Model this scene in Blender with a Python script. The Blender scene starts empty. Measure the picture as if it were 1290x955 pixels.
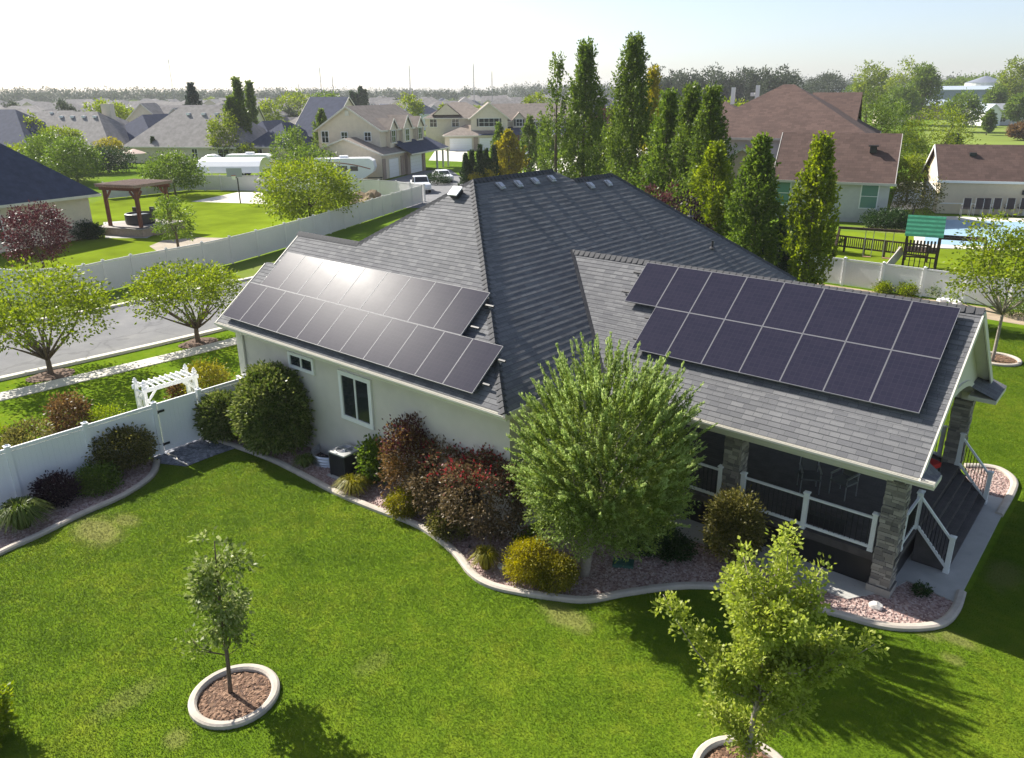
EXPO = 1.05
HAZE = 0.0002
GRASS = 2600
import bpy, bmesh, math, random
import numpy as np
from mathutils import Vector, Matrix
random.seed(7)
rng = np.random.default_rng(7)
scene = bpy.context.scene
COL = scene.collection
R = math.radians

# ------------------------------------------------------------------ camera model (28 mm drone lens, surveyed from the photograph)
F_PX, YAW, PITCH, ROLL = 981.7641, 0.7045, 0.3532, -0.0088
CAM = np.array([24.2303, -13.2751, 11.1483])
_f = np.array([-math.sin(YAW)*math.cos(PITCH), math.cos(YAW)*math.cos(PITCH), -math.sin(PITCH)])
_r0 = np.array([math.cos(YAW), math.sin(YAW), 0.0]); _u0 = np.cross(_r0, _f)
_r = _r0*math.cos(ROLL)+_u0*math.sin(ROLL); _u = -_r0*math.sin(ROLL)+_u0*math.cos(ROLL)
def at(u, v, axis, val):
    d = _f + _r*(u-645.0)/F_PX - _u*(v-477.5)/F_PX
    t = (val-CAM[axis])/d[axis]
    return CAM + d*t
def P(u, v, z=0.0):
    """survey point: where the sight line through (u, v) meets the level z"""
    p = at(u, v, 2, z); return (float(p[0]), float(p[1]))
def hdist(p): return math.hypot(p[0]-CAM[0], p[1]-CAM[1])
def polar(u, D):
    """ground point in the bearing of column u at horizontal distance D"""
    d = _f + _r*(u-645.0)/F_PX - _u*(114.7-477.5)/F_PX
    n = math.hypot(d[0], d[1]); return (float(CAM[0]+d[0]/n*D), float(CAM[1]+d[1]/n*D))
def hz(u, v, D):
    """height of the point seen at (u, v) at horizontal distance D"""
    d = _f + _r*(u-645.0)/F_PX - _u*(v-477.5)/F_PX
    return float(CAM[2]+d[2]/math.hypot(d[0], d[1])*D)
cam = bpy.data.cameras.new('Camera'); co = bpy.data.objects.new('Camera', cam); COL.objects.link(co)
cam.sensor_width = 36; cam.lens = F_PX/1290*36; cam.clip_end = 9000; cam.clip_start = 0.1
M4 = Matrix(((_r[0], _u[0], -_f[0], CAM[0]), (_r[1], _u[1], -_f[1], CAM[1]), (_r[2], _u[2], -_f[2], CAM[2]), (0, 0, 0, 1)))
co.matrix_world = M4
scene.camera = co

# ------------------------------------------------------------------ tags and hierarchy
def tag(o, label=None, cat=None, group=None, kind=None):
    if label: o['label'] = label
    if cat: o['category'] = cat
    if group: o['group'] = group
    if kind: o['kind'] = kind
    return o
def empty(name, loc=(0, 0, 0), rz=0.0, label=None, cat=None, group=None):
    o = bpy.data.objects.new(name, None); COL.objects.link(o)
    o.empty_display_size = 0.2
    o.location = loc; o.rotation_euler = (0, 0, rz)
    return tag(o, label, cat, group)
def copy_tree(o, parent=None):
    c = o.copy(); COL.objects.link(c)
    if parent is not None: c.parent = parent
    for ch in o.children: copy_tree(ch, c)
    return c
class MB:
    """collects faces for ONE mesh object"""
    def __init__(s): s.v = []; s.f = []; s.uv = []; s.m = []
    def face(s, pts, uv=None, m=0):
        i = len(s.v); s.v += [tuple(map(float, p)) for p in pts]; s.f.append(tuple(range(i, i+len(pts))))
        s.uv.append(uv if uv else None); s.m.append(m)
    def box(s, x0, x1, y0, y1, z0, z1, m=0, T=None):
        c = [(x0,y0,z0),(x1,y0,z0),(x1,y1,z0),(x0,y1,z0),(x0,y0,z1),(x1,y0,z1),(x1,y1,z1),(x0,y1,z1)]
        if T is not None: c = [tuple(T @ Vector(p)) for p in c]
        for q in ((3,2,1,0),(4,5,6,7),(0,1,5,4),(1,2,6,5),(2,3,7,6),(3,0,4,7)):
            s.face([c[k] for k in q], m=m)
    def bar(s, a, b, w, h=None, m=0, up=(0, 0, 1)):
        """rectangular bar from a to b"""
        h = h or w
        a = Vector(a); b = Vector(b); d = (b-a).normalized(); U = Vector(up)
        if abs(d.dot(U)) > .98: U = Vector((0, 1, 0))
        sx = d.cross(U).normalized(); sz = sx.cross(d).normalized()
        c = []
        for p in (a, b):
            for i, j in ((-1,-1),(1,-1),(1,1),(-1,1)): c.append(p+sx*(i*w/2)+sz*(j*h/2))
        for q in ((0,1,2,3),(7,6,5,4),(1,0,4,5),(2,1,5,6),(3,2,6,7),(0,3,7,4)): s.face([c[k] for k in q], m=m)
    def tube(s, path, rad, n=8, m=0, cap=True):
        path = [Vector(p) for p in path]
        if not hasattr(rad, '__len__'): rad = [rad]*len(path)
        rings = []; prev = None
        for i, p in enumerate(path):
            d = (path[min(i+1, len(path)-1)]-path[max(i-1, 0)]).normalized()
            U = prev if prev is not None else (Vector((1, 0, 0)) if abs(d.x) < .9 else Vector((0, 1, 0)))
            a = (U - d*U.dot(d)).normalized(); prev = a; b = d.cross(a)
            rings.append([p+(a*math.cos(2*math.pi*k/n)+b*math.sin(2*math.pi*k/n))*rad[i] for k in range(n)])
        i0 = len(s.v)
        for r in rings: s.v += [tuple(q) for q in r]
        for i in range(len(rings)-1):
            for k in range(n):
                a = i0+i*n+k; b = i0+i*n+(k+1) % n
                s.f.append((a, b, b+n, a+n)); s.uv.append(None); s.m.append(m)
        if cap:
            s.f.append(tuple(i0+k for k in range(n))[::-1]); s.uv.append(None); s.m.append(m)
            s.f.append(tuple(i0+(len(rings)-1)*n+k for k in range(n))); s.uv.append(None); s.m.append(m)
    def lathe(s, prof, c=(0, 0, 0), n=24, m=0, cap=True):
        i0 = len(s.v)
        for r, z in prof:
            s.v += [(c[0]+r*math.cos(2*math.pi*k/n), c[1]+r*math.sin(2*math.pi*k/n), c[2]+z) for k in range(n)]
        for i in range(len(prof)-1):
            for k in range(n):
                a = i0+i*n+k; b = i0+i*n+(k+1) % n
                s.f.append((a, b, b+n, a+n)); s.uv.append(None); s.m.append(m)
        if cap:
            s.f.append(tuple(i0+k for k in range(n))[::-1]); s.uv.append(None); s.m.append(m)
            s.f.append(tuple(i0+(len(prof)-1)*n+k for k in range(n))); s.uv.append(None); s.m.append(m)
    def prism(s, poly, z0, z1, m=0):
        n = len(poly)
        ar = sum(poly[i][0]*poly[(i+1) % n][1]-poly[(i+1) % n][0]*poly[i][1] for i in range(n))
        if ar < 0: poly = poly[::-1]
        s.face([(x, y, z1) for x, y in poly], m=m); s.face([(x, y, z0) for x, y in poly][::-1], m=m)
        for i in range(n):
            a = poly[i]; b = poly[(i+1) % n]
            s.face([(a[0],a[1],z0),(b[0],b[1],z0),(b[0],b[1],z1),(a[0],a[1],z1)], m=m)
    def build(s, name, mats, parent=None, smooth=False, loc=None, bevel=0.0):
        me = bpy.data.meshes.new(name); me.from_pydata(s.v, [], s.f)
        if not isinstance(mats, (list, tuple)): mats = [mats]
        for q in mats: me.materials.append(q)
        if len(mats) > 1: me.polygons.foreach_set('material_index', s.m)
        if any(s.uv):
            ul = me.uv_layers.new(name='UVMap')
            for p, uv in zip(me.polygons, s.uv):
                if uv:
                    for li, c in zip(p.loop_indices, uv): ul.data[li].uv = c
        if smooth: me.polygons.foreach_set('use_smooth', [True]*len(me.polygons))
        me.update()
        o = bpy.data.objects.new(name, me); COL.objects.link(o)
        if parent is not None: o.parent = parent
        if loc is not None: o.location = loc
        if bevel:
            b = o.modifiers.new('bevel', 'BEVEL'); b.width = bevel; b.segments = 1; b.limit_method = 'ANGLE'
        return o
def np_mesh(name, V, k, mat, parent=None, nrm_out=None):
    """mesh of loose k-gons from an (n*k, 3) array"""
    V = np.ascontiguousarray(V, dtype=np.float32); n = len(V)//k
    me = bpy.data.meshes.new(name)
    me.vertices.add(n*k); me.vertices.foreach_set('co', V.ravel())
    me.loops.add(n*k); me.loops.foreach_set('vertex_index', np.arange(n*k, dtype=np.int32))
    me.polygons.add(n); me.polygons.foreach_set('loop_start', np.arange(0, n*k, k, dtype=np.int32))
    try: me.polygons.foreach_set('loop_total', np.full(n, k, dtype=np.int32))
    except Exception: pass
    me.update(calc_edges=True); me.validate()
    me.materials.append(mat)
    o = bpy.data.objects.new(name, me); COL.objects.link(o)
    if parent is not None: o.parent = parent
    return o

# ------------------------------------------------------------------ materials
def nd(nt, t, **kw):
    n = nt.nodes.new(t)
    for k, v in kw.items():
        if k.startswith('i_'): n.inputs[k[2:].replace('_', ' ')].default_value = v
        else: setattr(n, k, v)
    return n
def newmat(name):
    m = bpy.data.materials.new(name); m.use_nodes = True
    nt = m.node_tree; b = nt.nodes['Principled BSDF']; return m, nt, b
def ramp(nt, src, stops):
    r = nt.nodes.new('ShaderNodeValToRGB'); e = r.color_ramp.elements
    while len(e) < len(stops): e.new(.5)
    for k, (p, c) in enumerate(stops): e[k].position = p; e[k].color = (*c, 1)
    nt.links.new(src, r.inputs[0]); return r.outputs[0]
def pos_noise(nt, scale, detail=3, rough=.55, obj=False, stretch=None):
    if obj: s = nt.nodes.new('ShaderNodeTexCoord').outputs['Object']
    else: s = nt.nodes.new('ShaderNodeNewGeometry').outputs['Position']
    if stretch:
        mp = nt.nodes.new('ShaderNodeMapping'); mp.inputs['Scale'].default_value = stretch
        nt.links.new(s, mp.inputs[0]); s = mp.outputs[0]
    n = nd(nt, 'ShaderNodeTexNoise', i_Scale=scale, i_Detail=detail, i_Roughness=rough); nt.links.new(s, n.inputs['Vector'])
    return n.outputs[0]
def bump(nt, b, src, strength, dist=.02):
    k = nd(nt, 'ShaderNodeBump', i_Strength=strength, i_Distance=dist); nt.links.new(src, k.inputs['Height'])
    nt.links.new(k.outputs[0], b.inputs['Normal'])
def simple(name, c, rough=.75, spec=.3, var=.12, scale=2.0, metal=0.0, bmp=0.0, bscale=40, obj=True):
    m, nt, b = newmat(name)
    b.inputs['Roughness'].default_value = rough; b.inputs['Specular IOR Level'].default_value = spec; b.inputs['Metallic'].default_value = metal
    lo = tuple(max(0, x*(1-var)) for x in c); hi = tuple(min(1, x*(1+var)) for x in c)
    nt.links.new(ramp(nt, pos_noise(nt, scale, 4, .6, obj), [(.3, lo), (.7, hi)]), b.inputs['Base Color'])
    if bmp: bump(nt, b, pos_noise(nt, bscale, 3, .6, obj), bmp, .01)
    return m
def leafmat(name, dark, mid, light, trans=.45, rough=.45, tint=None):
    """leaf colour varies leaf by leaf and from clump to clump"""
    m, nt, b = newmat(name); L = nt.links
    g = nt.nodes.new('ShaderNodeNewGeometry')
    n = pos_noise(nt, .9, 2)
    mx = nd(nt, 'ShaderNodeMath', operation='MULTIPLY_ADD'); L.new(g.outputs['Random Per Island'], mx.inputs[0]); mx.inputs[1].default_value = .6
    sc = nd(nt, 'ShaderNodeMath', operation='MULTIPLY'); L.new(n, sc.inputs[0]); sc.inputs[1].default_value = .5; L.new(sc.outputs[0], mx.inputs[2])
    c = ramp(nt, mx.outputs[0], [(.15, dark), (.5, mid), (.9, light)])
    L.new(c, b.inputs['Base Color']); b.inputs['Roughness'].default_value = rough; b.inputs['Specular IOR Level'].default_value = .2
    t = nt.nodes.new('ShaderNodeBsdfTranslucent')
    hs = nd(nt, 'ShaderNodeHueSaturation', i_Saturation=1.1, i_Value=1.3); L.new(c, hs.inputs['Color']); L.new(hs.outputs[0], t.inputs[0])
    mix = nt.nodes.new('ShaderNodeMixShader'); mix.inputs[0].default_value = trans
    L.new(b.outputs[0], mix.inputs[1]); L.new(t.outputs[0], mix.inputs[2])
    L.new(mix.outputs[0], nt.nodes['Material Output'].inputs[0])
    return m
def shingle(name, c1, c2, mortar, row=.145, w=.33, bmp=.15, fade=.5):
    m, nt, b = newmat(name); L = nt.links
    uv = nt.nodes.new('ShaderNodeUVMap'); uv.uv_map = 'UVMap'
    bk = nd(nt, 'ShaderNodeTexBrick', i_Scale=1.0, i_Mortar_Size=.006, i_Mortar_Smooth=.3, i_Bias=0.0, i_Brick_Width=w, i_Row_Height=row)
    bk.offset = .37; bk.offset_frequency = 2; bk.squash = .7; bk.squash_frequency = 3
    bk.inputs['Color1'].default_value = (*c1, 1); bk.inputs['Color2'].default_value = (*c2, 1); bk.inputs['Mortar'].default_value = (*mortar, 1)
    L.new(uv.outputs[0], bk.inputs['Vector'])
    n = pos_noise(nt, .55, 3); n2 = pos_noise(nt, 90, 2)
    mx = nd(nt, 'ShaderNodeMixRGB', blend_type='MULTIPLY'); mx.inputs[0].default_value = fade
    L.new(bk.outputs[0], mx.inputs[1]); L.new(ramp(nt, n, [(.3, (.72, .72, .72)), (.7, (1, 1, 1))]), mx.inputs[2])
    mx2 = nd(nt, 'ShaderNodeMixRGB', blend_type='MULTIPLY'); mx2.inputs[0].default_value = .7
    L.new(mx.outputs[0], mx2.inputs[1]); L.new(ramp(nt, n2, [(.25, (.6, .6, .6)), (.75, (1.25, 1.25, 1.25))]), mx2.inputs[2])
    L.new(mx2.outputs[0], b.inputs['Base Color']); b.inputs['Roughness'].default_value = .85; b.inputs['Specular IOR Level'].default_value = .25
    if bmp: bump(nt, b, bk.outputs['Fac'], -bmp, .008)
    return m
def glass(name, c=(.02, .025, .03), rough=.06):
    m, nt, b = newmat(name); b.inputs['Base Color'].default_value = (*c, 1)
    b.inputs['Roughness'].default_value = rough; b.inputs['Specular IOR Level'].default_value = .6; b.inputs['IOR'].default_value = 1.5
    return m
M = {}
M['roof'] = shingle('grey_shingle', (.195, .195, .20), (.128, .129, .138), (.085, .085, .09))
M['roof_far'] = simple('weathered_grey_shingle', (.24, .225, .215), .9, .2, .22, 1.2)
M['roof_tan'] = simple('taupe_shingle', (.25, .21, .18), .9, .2, .2, 1.5)
M['roof_blue_shade'] = simple('slate_blue_and_shade_shingle', (.052, .062, .10), .9, .2, .22, 1.5)  # dark roofs; on the left neighbours' slopes this tone is painted shade
M['roof_brown'] = shingle('brown_shingle', (.135, .085, .070), (.095, .06, .05), (.05, .03, .026), row=.3, w=.6, bmp=0, fade=.6)
M['stucco'] = simple('sage_beige_stucco', (.62, .575, .51), .9, .2, .05, 1.5, bmp=.25, bscale=60)
M['trim'] = simple('cream_trim', (.66, .63, .55), .6, .3, .04)
M['white'] = simple('white_vinyl', (.86, .86, .87), .45, .4, .03, 1.0)
M['vinyl_far'] = simple('grey_white_vinyl', (.70, .68, .66), .6, .3, .05, .6)
M['rail_white'] = simple('painted_white_wood', (.74, .75, .74), .5, .35, .05)
M['beige'] = simple('beige_siding', (.68, .59, .46), .85, .2, .06)
M['tan'] = simple('tan_siding', (.64, .57, .46), .85, .2, .06)
M['greysid'] = simple('grey_stucco', (.52, .51, .50), .85, .2, .06)
M['brickred'] = simple('muted_brick', (.36, .28, .23), .9, .2, .15, 6)
M['glass'] = glass('window_glass')
M['glass_teal'] = glass('teal_blind_glass', (.11, .24, .20), .2)
M['winframe'] = simple('white_window_frame', (.78, .78, .76), .5, .3, .03)
M['dark'] = simple('dark_metal', (.03, .03, .033), .5, .4, .2)
M['black'] = simple('black_iron', (.012, .012, .013), .4, .5, .2)
M['galv'] = simple('galvanised_metal', (.55, .56, .58), .38, .5, .12, 8, metal=.85)
M['deck'] = simple('dark_deck_board', (.075, .066, .064), .65, .3, .25, 3)
M['concrete'] = simple('concrete', (.42, .41, .385), .9, .2, .1, 1.6, bmp=.15, bscale=50, obj=False)
M['concrete_lt'] = simple('pale_concrete', (.60, .57, .50), .9, .2, .08, 1.2, obj=False)
M['edging'] = simple('concrete_edging', (.46, .41, .35), .9, .2, .14, 2.5, bmp=.3, bscale=35, obj=False)
M['asphalt'] = simple('worn_asphalt', (.19, .19, .195), .92, .2, .13, .8, bmp=.2, bscale=60, obj=False)
M['soil'] = simple('bare_soil', (.34, .27, .19), .95, .1, .2, 1.5, obj=False)
M['bark'] = simple('grey_brown_bark', (.13, .10, .075), .9, .15, .3, 12, bmp=.5, bscale=25)
M['bark_lt'] = simple('pale_bark', (.30, .26, .22), .9, .15, .2, 12, bmp=.4, bscale=25)
M['redwood'] = simple('red_stained_timber', (.17, .065, .04), .7, .3, .2, 6)
M['carwhite'] = simple('white_car_paint', (.78, .79, .80), .22, .5, .02)
M['rubber'] = simple('black_rubber', (.015, .015, .015), .8, .3, .1)
M['red'] = simple('red_fabric', (.45, .02, .018), .8, .2, .15)
M['greenroof'] = simple('green_canvas', (.04, .22, .125), .6, .3, .2, 5)
M['stone'] = None
M['trim_dim'] = simple('taupe_trim', (.50, .47, .43), .7, .3, .05)
def streetmat():
    m, nt, b = newmat('cracked_asphalt'); L = nt.links
    base = ramp(nt, pos_noise(nt, .5, 5, .65), [(.3, (.155, .155, .16)), (.55, (.195, .195, .197)), (.75, (.235, .232, .225))])
    g = nt.nodes.new('ShaderNodeNewGeometry'); wob = nd(nt, 'ShaderNodeTexNoise', i_Scale=.9, i_Detail=4)
    L.new(g.outputs['Position'], wob.inputs['Vector'])
    ad = nd(nt, 'ShaderNodeMixRGB', blend_type='ADD'); ad.inputs[0].default_value = 1.2; L.new(g.outputs['Position'], ad.inputs[1]); L.new(wob.outputs['Color'], ad.inputs[2])
    v = nd(nt, 'ShaderNodeTexVoronoi', feature='DISTANCE_TO_EDGE', i_Scale=.22); L.new(ad.outputs[0], v.inputs['Vector'])
    k = ramp(nt, v.outputs['Distance'], [(.0, (.75, .75, .75)), (.015, (1, 1, 1))])
    mx = nd(nt, 'ShaderNodeMixRGB', blend_type='MULTIPLY'); mx.inputs[0].default_value = .85; L.new(base, mx.inputs[1]); L.new(k, mx.inputs[2])
    L.new(mx.outputs[0], b.inputs['Base Color']); b.inputs['Roughness'].default_value = .95; b.inputs['Specular IOR Level'].default_value = .1
    bump(nt, b, pos_noise(nt, 50, 3), .2, .01); return m
M['street'] = streetmat()
# ------------------------------------------------------------------ world, sun, haze
SUN_EL, SUN_AZ = R(38.0), R(0.0)        # the sun stands in the -X direction: shadows run along +X
w = bpy.data.worlds.new('World'); scene.world = w; w.use_nodes = True
nt = w.node_tree; bg = nt.nodes['Background']
sky = nt.nodes.new('ShaderNodeTexSky'); sky.sky_type = 'NISHITA'; sky.sun_disc = False
sky.sun_elevation = SUN_EL; sky.sun_rotation = R(270.0); sky.air_density = .85; sky.dust_density = 3.5; sky.ozone_density = 1.0; sky.altitude = 1300
hsv = nt.nodes.new('ShaderNodeHueSaturation'); hsv.inputs['Saturation'].default_value = .82; nt.links.new(sky.outputs[0], hsv.inputs['Color']); nt.links.new(hsv.outputs[0], bg.inputs[0]); bg.inputs[1].default_value = 0.092
sl = bpy.data.lights.new('sun', 'SUN'); sl.energy = 5.0; sl.angle = R(.53); sl.color = (1.0, .95, .86)
so = bpy.data.objects.new('sun', sl); COL.objects.link(so)
sd = Vector((-math.cos(SUN_EL), -.015, math.sin(SUN_EL)))
so.rotation_euler = sd.to_track_quat('Z', 'Y').to_euler()
vs = scene.view_settings; vs.view_transform = 'Standard'; vs.look = 'None'; vs.exposure = EXPO; vs.gamma = 1.0; vs.use_curve_mapping = False
air = MB(); air.box(-2600, 2600, -2600, 2600, -1.5, 45)
m = bpy.data.materials.new('pale_air'); m.use_nodes = True; nt = m.node_tree; nt.nodes.remove(nt.nodes['Principled BSDF'])
pv = nt.nodes.new('ShaderNodeVolumePrincipled'); pv.inputs['Color'].default_value = (.93, .95, 1, 1); pv.inputs['Density'].default_value = HAZE; pv.inputs['Anisotropy'].default_value = .1
nt.links.new(pv.outputs[0], nt.nodes['Material Output'].inputs['Volume'])
if HAZE > 0: tag(air.build('haze', m), kind='stuff')
cy = scene.cycles; cy.use_denoising = True; cy.max_bounces = 6; cy.transparent_max_bounces = 4; cy.volume_bounces = 0; cy.diffuse_bounces = 3; cy.glossy_bounces = 3
cy.sample_clamp_indirect = 6.0
try: cy.denoiser = 'OPENIMAGEDENOISE'
except Exception: pass

# ------------------------------------------------------------------ lawn colour (one field for soil, turf and blades)
PATCH = []   # (x, y, rx, ry, strength) of worn, straw-coloured spots on the lawn
for (u, v, rx, ry, k) in ((122, 668, 1.15, .62, .75), (158, 655, .6, .35, .6), (160, 880, .35, .8, .35), (222, 930, .3, .25, .5), (715, 778, .75, .4, .65), (470, 835, .3, .5, .25),
                          (1265, 725, .45, .8, .5), (1205, 805, .5, .25, .6), (1200, 830, .25, .2, .5), (690, 765, .3, .2, .4), (1170, 800, .3, .2, .5)):
    x, y = P(u, v); PATCH.append((x, y, rx, ry, k))
def grassmat(name, rootc=False):
    m, nt, b = newmat(name); L = nt.links
    g = nt.nodes.new('ShaderNodeNewGeometry')
    n1 = pos_noise(nt, .35, 3, .6); n2 = pos_noise(nt, 2.6, 3, .6)
    mm = nd(nt, 'ShaderNodeMath', operation='MULTIPLY_ADD'); L.new(n2, mm.inputs[0]); mm.inputs[1].default_value = .45
    s2 = nd(nt, 'ShaderNodeMath', operation='MULTIPLY'); L.new(n1, s2.inputs[0]); s2.inputs[1].default_value = .55; L.new(s2.outputs[0], mm.inputs[2])
    c = ramp(nt, mm.outputs[0], [(.24, (.072, .145, .010)), (.5, (.138, .222, .015)), (.76, (.245, .30, .025))])
    # straw-coloured wear
    dirt = None
    wob = pos_noise(nt, 3.0, 4, .7)
    for (x, y, rx, ry, k) in PATCH:
        mp = nt.nodes.new('ShaderNodeMapping'); mp.vector_type = 'POINT'
        mp.inputs['Location'].default_value = (-x/rx, -y/ry, 0); mp.inputs['Scale'].default_value = (1/rx, 1/ry, 0)
        L.new(g.outputs['Position'], mp.inputs[0])
        ln = nd(nt, 'ShaderNodeVectorMath', operation='LENGTH'); L.new(mp.outputs[0], ln.inputs[0])
        ad = nd(nt, 'ShaderNodeMath', operation='ADD'); L.new(ln.outputs['Value'], ad.inputs[0]); L.new(wob, ad.inputs[1])
        mr = nd(nt, 'ShaderNodeMapRange'); mr.inputs['From Min'].default_value = 1.0; mr.inputs['From Max'].default_value = 1.65
        mr.inputs['To Min'].default_value = k; mr.inputs['To Max'].default_value = 0; L.new(ad.outputs[0], mr.inputs[0])
        if dirt is None: dirt = mr.outputs[0]
        else:
            mxn = nd(nt, 'ShaderNodeMath', operation='MAXIMUM'); L.new(dirt, mxn.inputs[0]); L.new(mr.outputs[0], mxn.inputs[1]); dirt = mxn.outputs[0]
    mix = nd(nt, 'ShaderNodeMixRGB'); L.new(dirt, mix.inputs[0]); L.new(c, mix.inputs[1]); mix.inputs[2].default_value = (.25, .235, .085, 1)
    out = mix.outputs[0]
    if not rootc:
        hs = nd(nt, 'ShaderNodeHueSaturation'); mr = nd(nt, 'ShaderNodeMapRange'); mr.inputs['To Min'].default_value = .9; mr.inputs['To Max'].default_value = 1.12
        L.new(g.outputs['Random Per Island'], mr.inputs[0]); L.new(mr.outputs[0], hs.inputs['Value']); L.new(out, hs.inputs['Color']); out = hs.outputs[0]
    else:
        hs = nd(nt, 'ShaderNodeHueSaturation', i_Value=.8); L.new(out, hs.inputs['Color']); out = hs.outputs[0]
    L.new(out, b.inputs['Base Color']); b.inputs['Roughness'].default_value = .7; b.inputs['Specular IOR Level'].default_value = 0 if rootc else .08
    if rootc:
        bump(nt, b, pos_noise(nt, 14, 4, .7), .35, .05)
    else:
        # blades of a mown turf point mostly upwards: soften the facing of each blade towards the vertical
        nv = nd(nt, 'ShaderNodeVectorMath', operation='SCALE'); nv.inputs['Scale'].default_value = .45; L.new(g.outputs['Normal'], nv.inputs[0])
        na = nd(nt, 'ShaderNodeVectorMath', operation='ADD'); na.inputs[1].default_value = (0, 0, .75); L.new(nv.outputs[0], na.inputs[0])
        nn = nd(nt, 'ShaderNodeVectorMath', operation='NORMALIZE'); L.new(na.outputs[0], nn.inputs[0]); L.new(nn.outputs[0], b.inputs['Normal'])
        t = nt.nodes.new('ShaderNodeBsdfTranslucent'); L.new(out, t.inputs[0])
        mx = nt.nodes.new('ShaderNodeMixShader'); mx.inputs[0].default_value = .35
        L.new(b.outputs[0], mx.inputs[1]); L.new(t.outputs[0], mx.inputs[2]); L.new(mx.outputs[0], nt.nodes['Material Output'].inputs[0])
    return m
M['grass'] = grassmat('lawn_grass_blade'); M['lawn'] = grassmat('lawn_turf', True)

# ------------------------------------------------------------------ ground sheet to the horizon
def groundmat():
    m, nt, b = newmat('suburban_ground'); L = nt.links
    n = pos_noise(nt, .05, 5, .6)
    c = ramp(nt, n, [(.3, (.07, .13, .015)), (.48, (.12, .19, .02)), (.58, (.15, .20, .035)), (.72, (.26, .24, .13))])
    L.new(c, b.inputs['Base Color']); b.inputs['Roughness'].default_value = 1; b.inputs['Specular IOR Level'].default_value = 0
    bump(nt, b, pos_noise(nt, 3, 4, .7), .5, .08); return m
M['ground'] = groundmat()
g = MB()
rings = [60, 140, 300, 700, 1500, 2500]; n = 48
g.lathe([(0.01, 0)]+[(r, 0) for r in rings], (0, 20, -.012), n=n, cap=False)
tag(g.build('ground', M['ground']), kind='structure')
def sheet(name, poly, z, mat, kind='structure'):
    b = MB(); b.face([(x, y, z) for x, y in (poly if sum(poly[i][0]*poly[(i+1) % len(poly)][1]-poly[(i+1) % len(poly)][0]*poly[i][1] for i in range(len(poly))) > 0 else poly[::-1])])
    return tag(b.build(name, mat), kind=kind)
# the home lawn (ours and the strip towards the street), the neighbour's lawn, the field far right
sheet('lawn', [(-12.2, -40), (60, -40), (60, 34.8), (-11.0, 34.8), (-11.5, 10)], -.008, M['lawn'])
gl = simple('bright_lawn', (.145, .20, .014), 1, 0, .3, .22, obj=False)
sheet('neighbour_lawn', [P(20, 377), P(140, 364), P(260, 338), P(330, 320), P(400, 298), P(470, 274), P(530, 252), P(437, 242), P(238, 238), P(133, 249), P(80, 270), P(0, 300), P(-250, 330), P(-250, 360), (-27, 1.4)], -.004, gl)
gl2 = simple('mown_field', (.17, .22, .05), 1, 0, .15, .05, obj=False)
sheet('field', [P(1150, 186), P(1420, 190), P(1460, 146), P(1190, 146), P(1168, 160)], -.004, gl2)
sheet('playset_lawn', [P(1040, 352), P(1330, 352), P(1330, 303), P(1040, 290)], -.006, gl)

def smooth_path(pts, n=8):
    pts = [np.array(p, float) for p in pts]; out = []
    for i in range(len(pts)-1):
        p0 = pts[max(i-1, 0)]; p1 = pts[i]; p2 = pts[i+1]; p3 = pts[min(i+2, len(pts)-1)]
        for t in np.linspace(0, 1, n, endpoint=False):
            out.append(.5*((2*p1)+(-p0+p2)*t+(2*p0-5*p1+4*p2-p3)*t*t+(-p0+3*p1-3*p2+p3)*t**3))
    out.append(pts[-1]); return [tuple(map(float, p)) for p in out]
def ribbon(path, a, b, z0, z1=None):
    """strip between offsets a and b (left positive) of a path; returns quads"""
    q = []; L = []
    for i, p in enumerate(path):
        p0 = np.array(path[max(i-1, 0)]); p1 = np.array(path[min(i+1, len(path)-1)]); d = p1-p0; d = d/np.linalg.norm(d); n = np.array([-d[1], d[0]])
        L.append((np.array(p)+n*a, np.array(p)+n*b))
    return L
def strip(name, path, a, b, z, mat, thick=0.0, kind='structure'):
    L = ribbon(path, a, b, z); m = MB()
    for i in range(len(L)-1):
        A, B = L[i]; C_, D = L[i+1]
        m.face([(*B, z), (*A, z), (*C_, z), (*D, z)][::-1] if a > b else [(*A, z), (*B, z), (*D, z), (*C_, z)][::-1])
        if thick:
            m.face([(*A, z-thick), (*A, z), (*C_, z), (*C_, z-thick)]); m.face([(*B, z-thick), (*B, z), (*D, z), (*D, z-thick)])
    if thick:
        for (A, B) in (L[0], L[-1]): m.face([(*A, z-thick), (*B, z-thick), (*B, z), (*A, z)])
    return tag(m.build(name, mat), kind=kind)

# ------------------------------------------------------------------ street beyond the west yard
near_kerb = smooth_path([(-13.6, -45), (-12.6, -12), (-11.95, -3.8), (-11.35, 6), (-11.8, 18), (-14, 28), (-19.5, 40), (-29, 56), (-38, 72), (-50, 100)], 6)
sheet_path = near_kerb
strip('street', near_kerb, .02, 9.0, .0, M['street'])
strip('kerb', near_kerb, -.16, .16, .12, M['concrete_lt'], .13)
strip('gutter', near_kerb, .16, .5, .006, M['concrete'])
strip('far_kerb', near_kerb, 8.75, 9.05, .12, M['concrete_lt'], .13)
strip('sidewalk', [(x, y) for x, y in near_kerb if y < 40], -2.75, -1.75, .03, M['concrete_lt'], .04)
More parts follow.
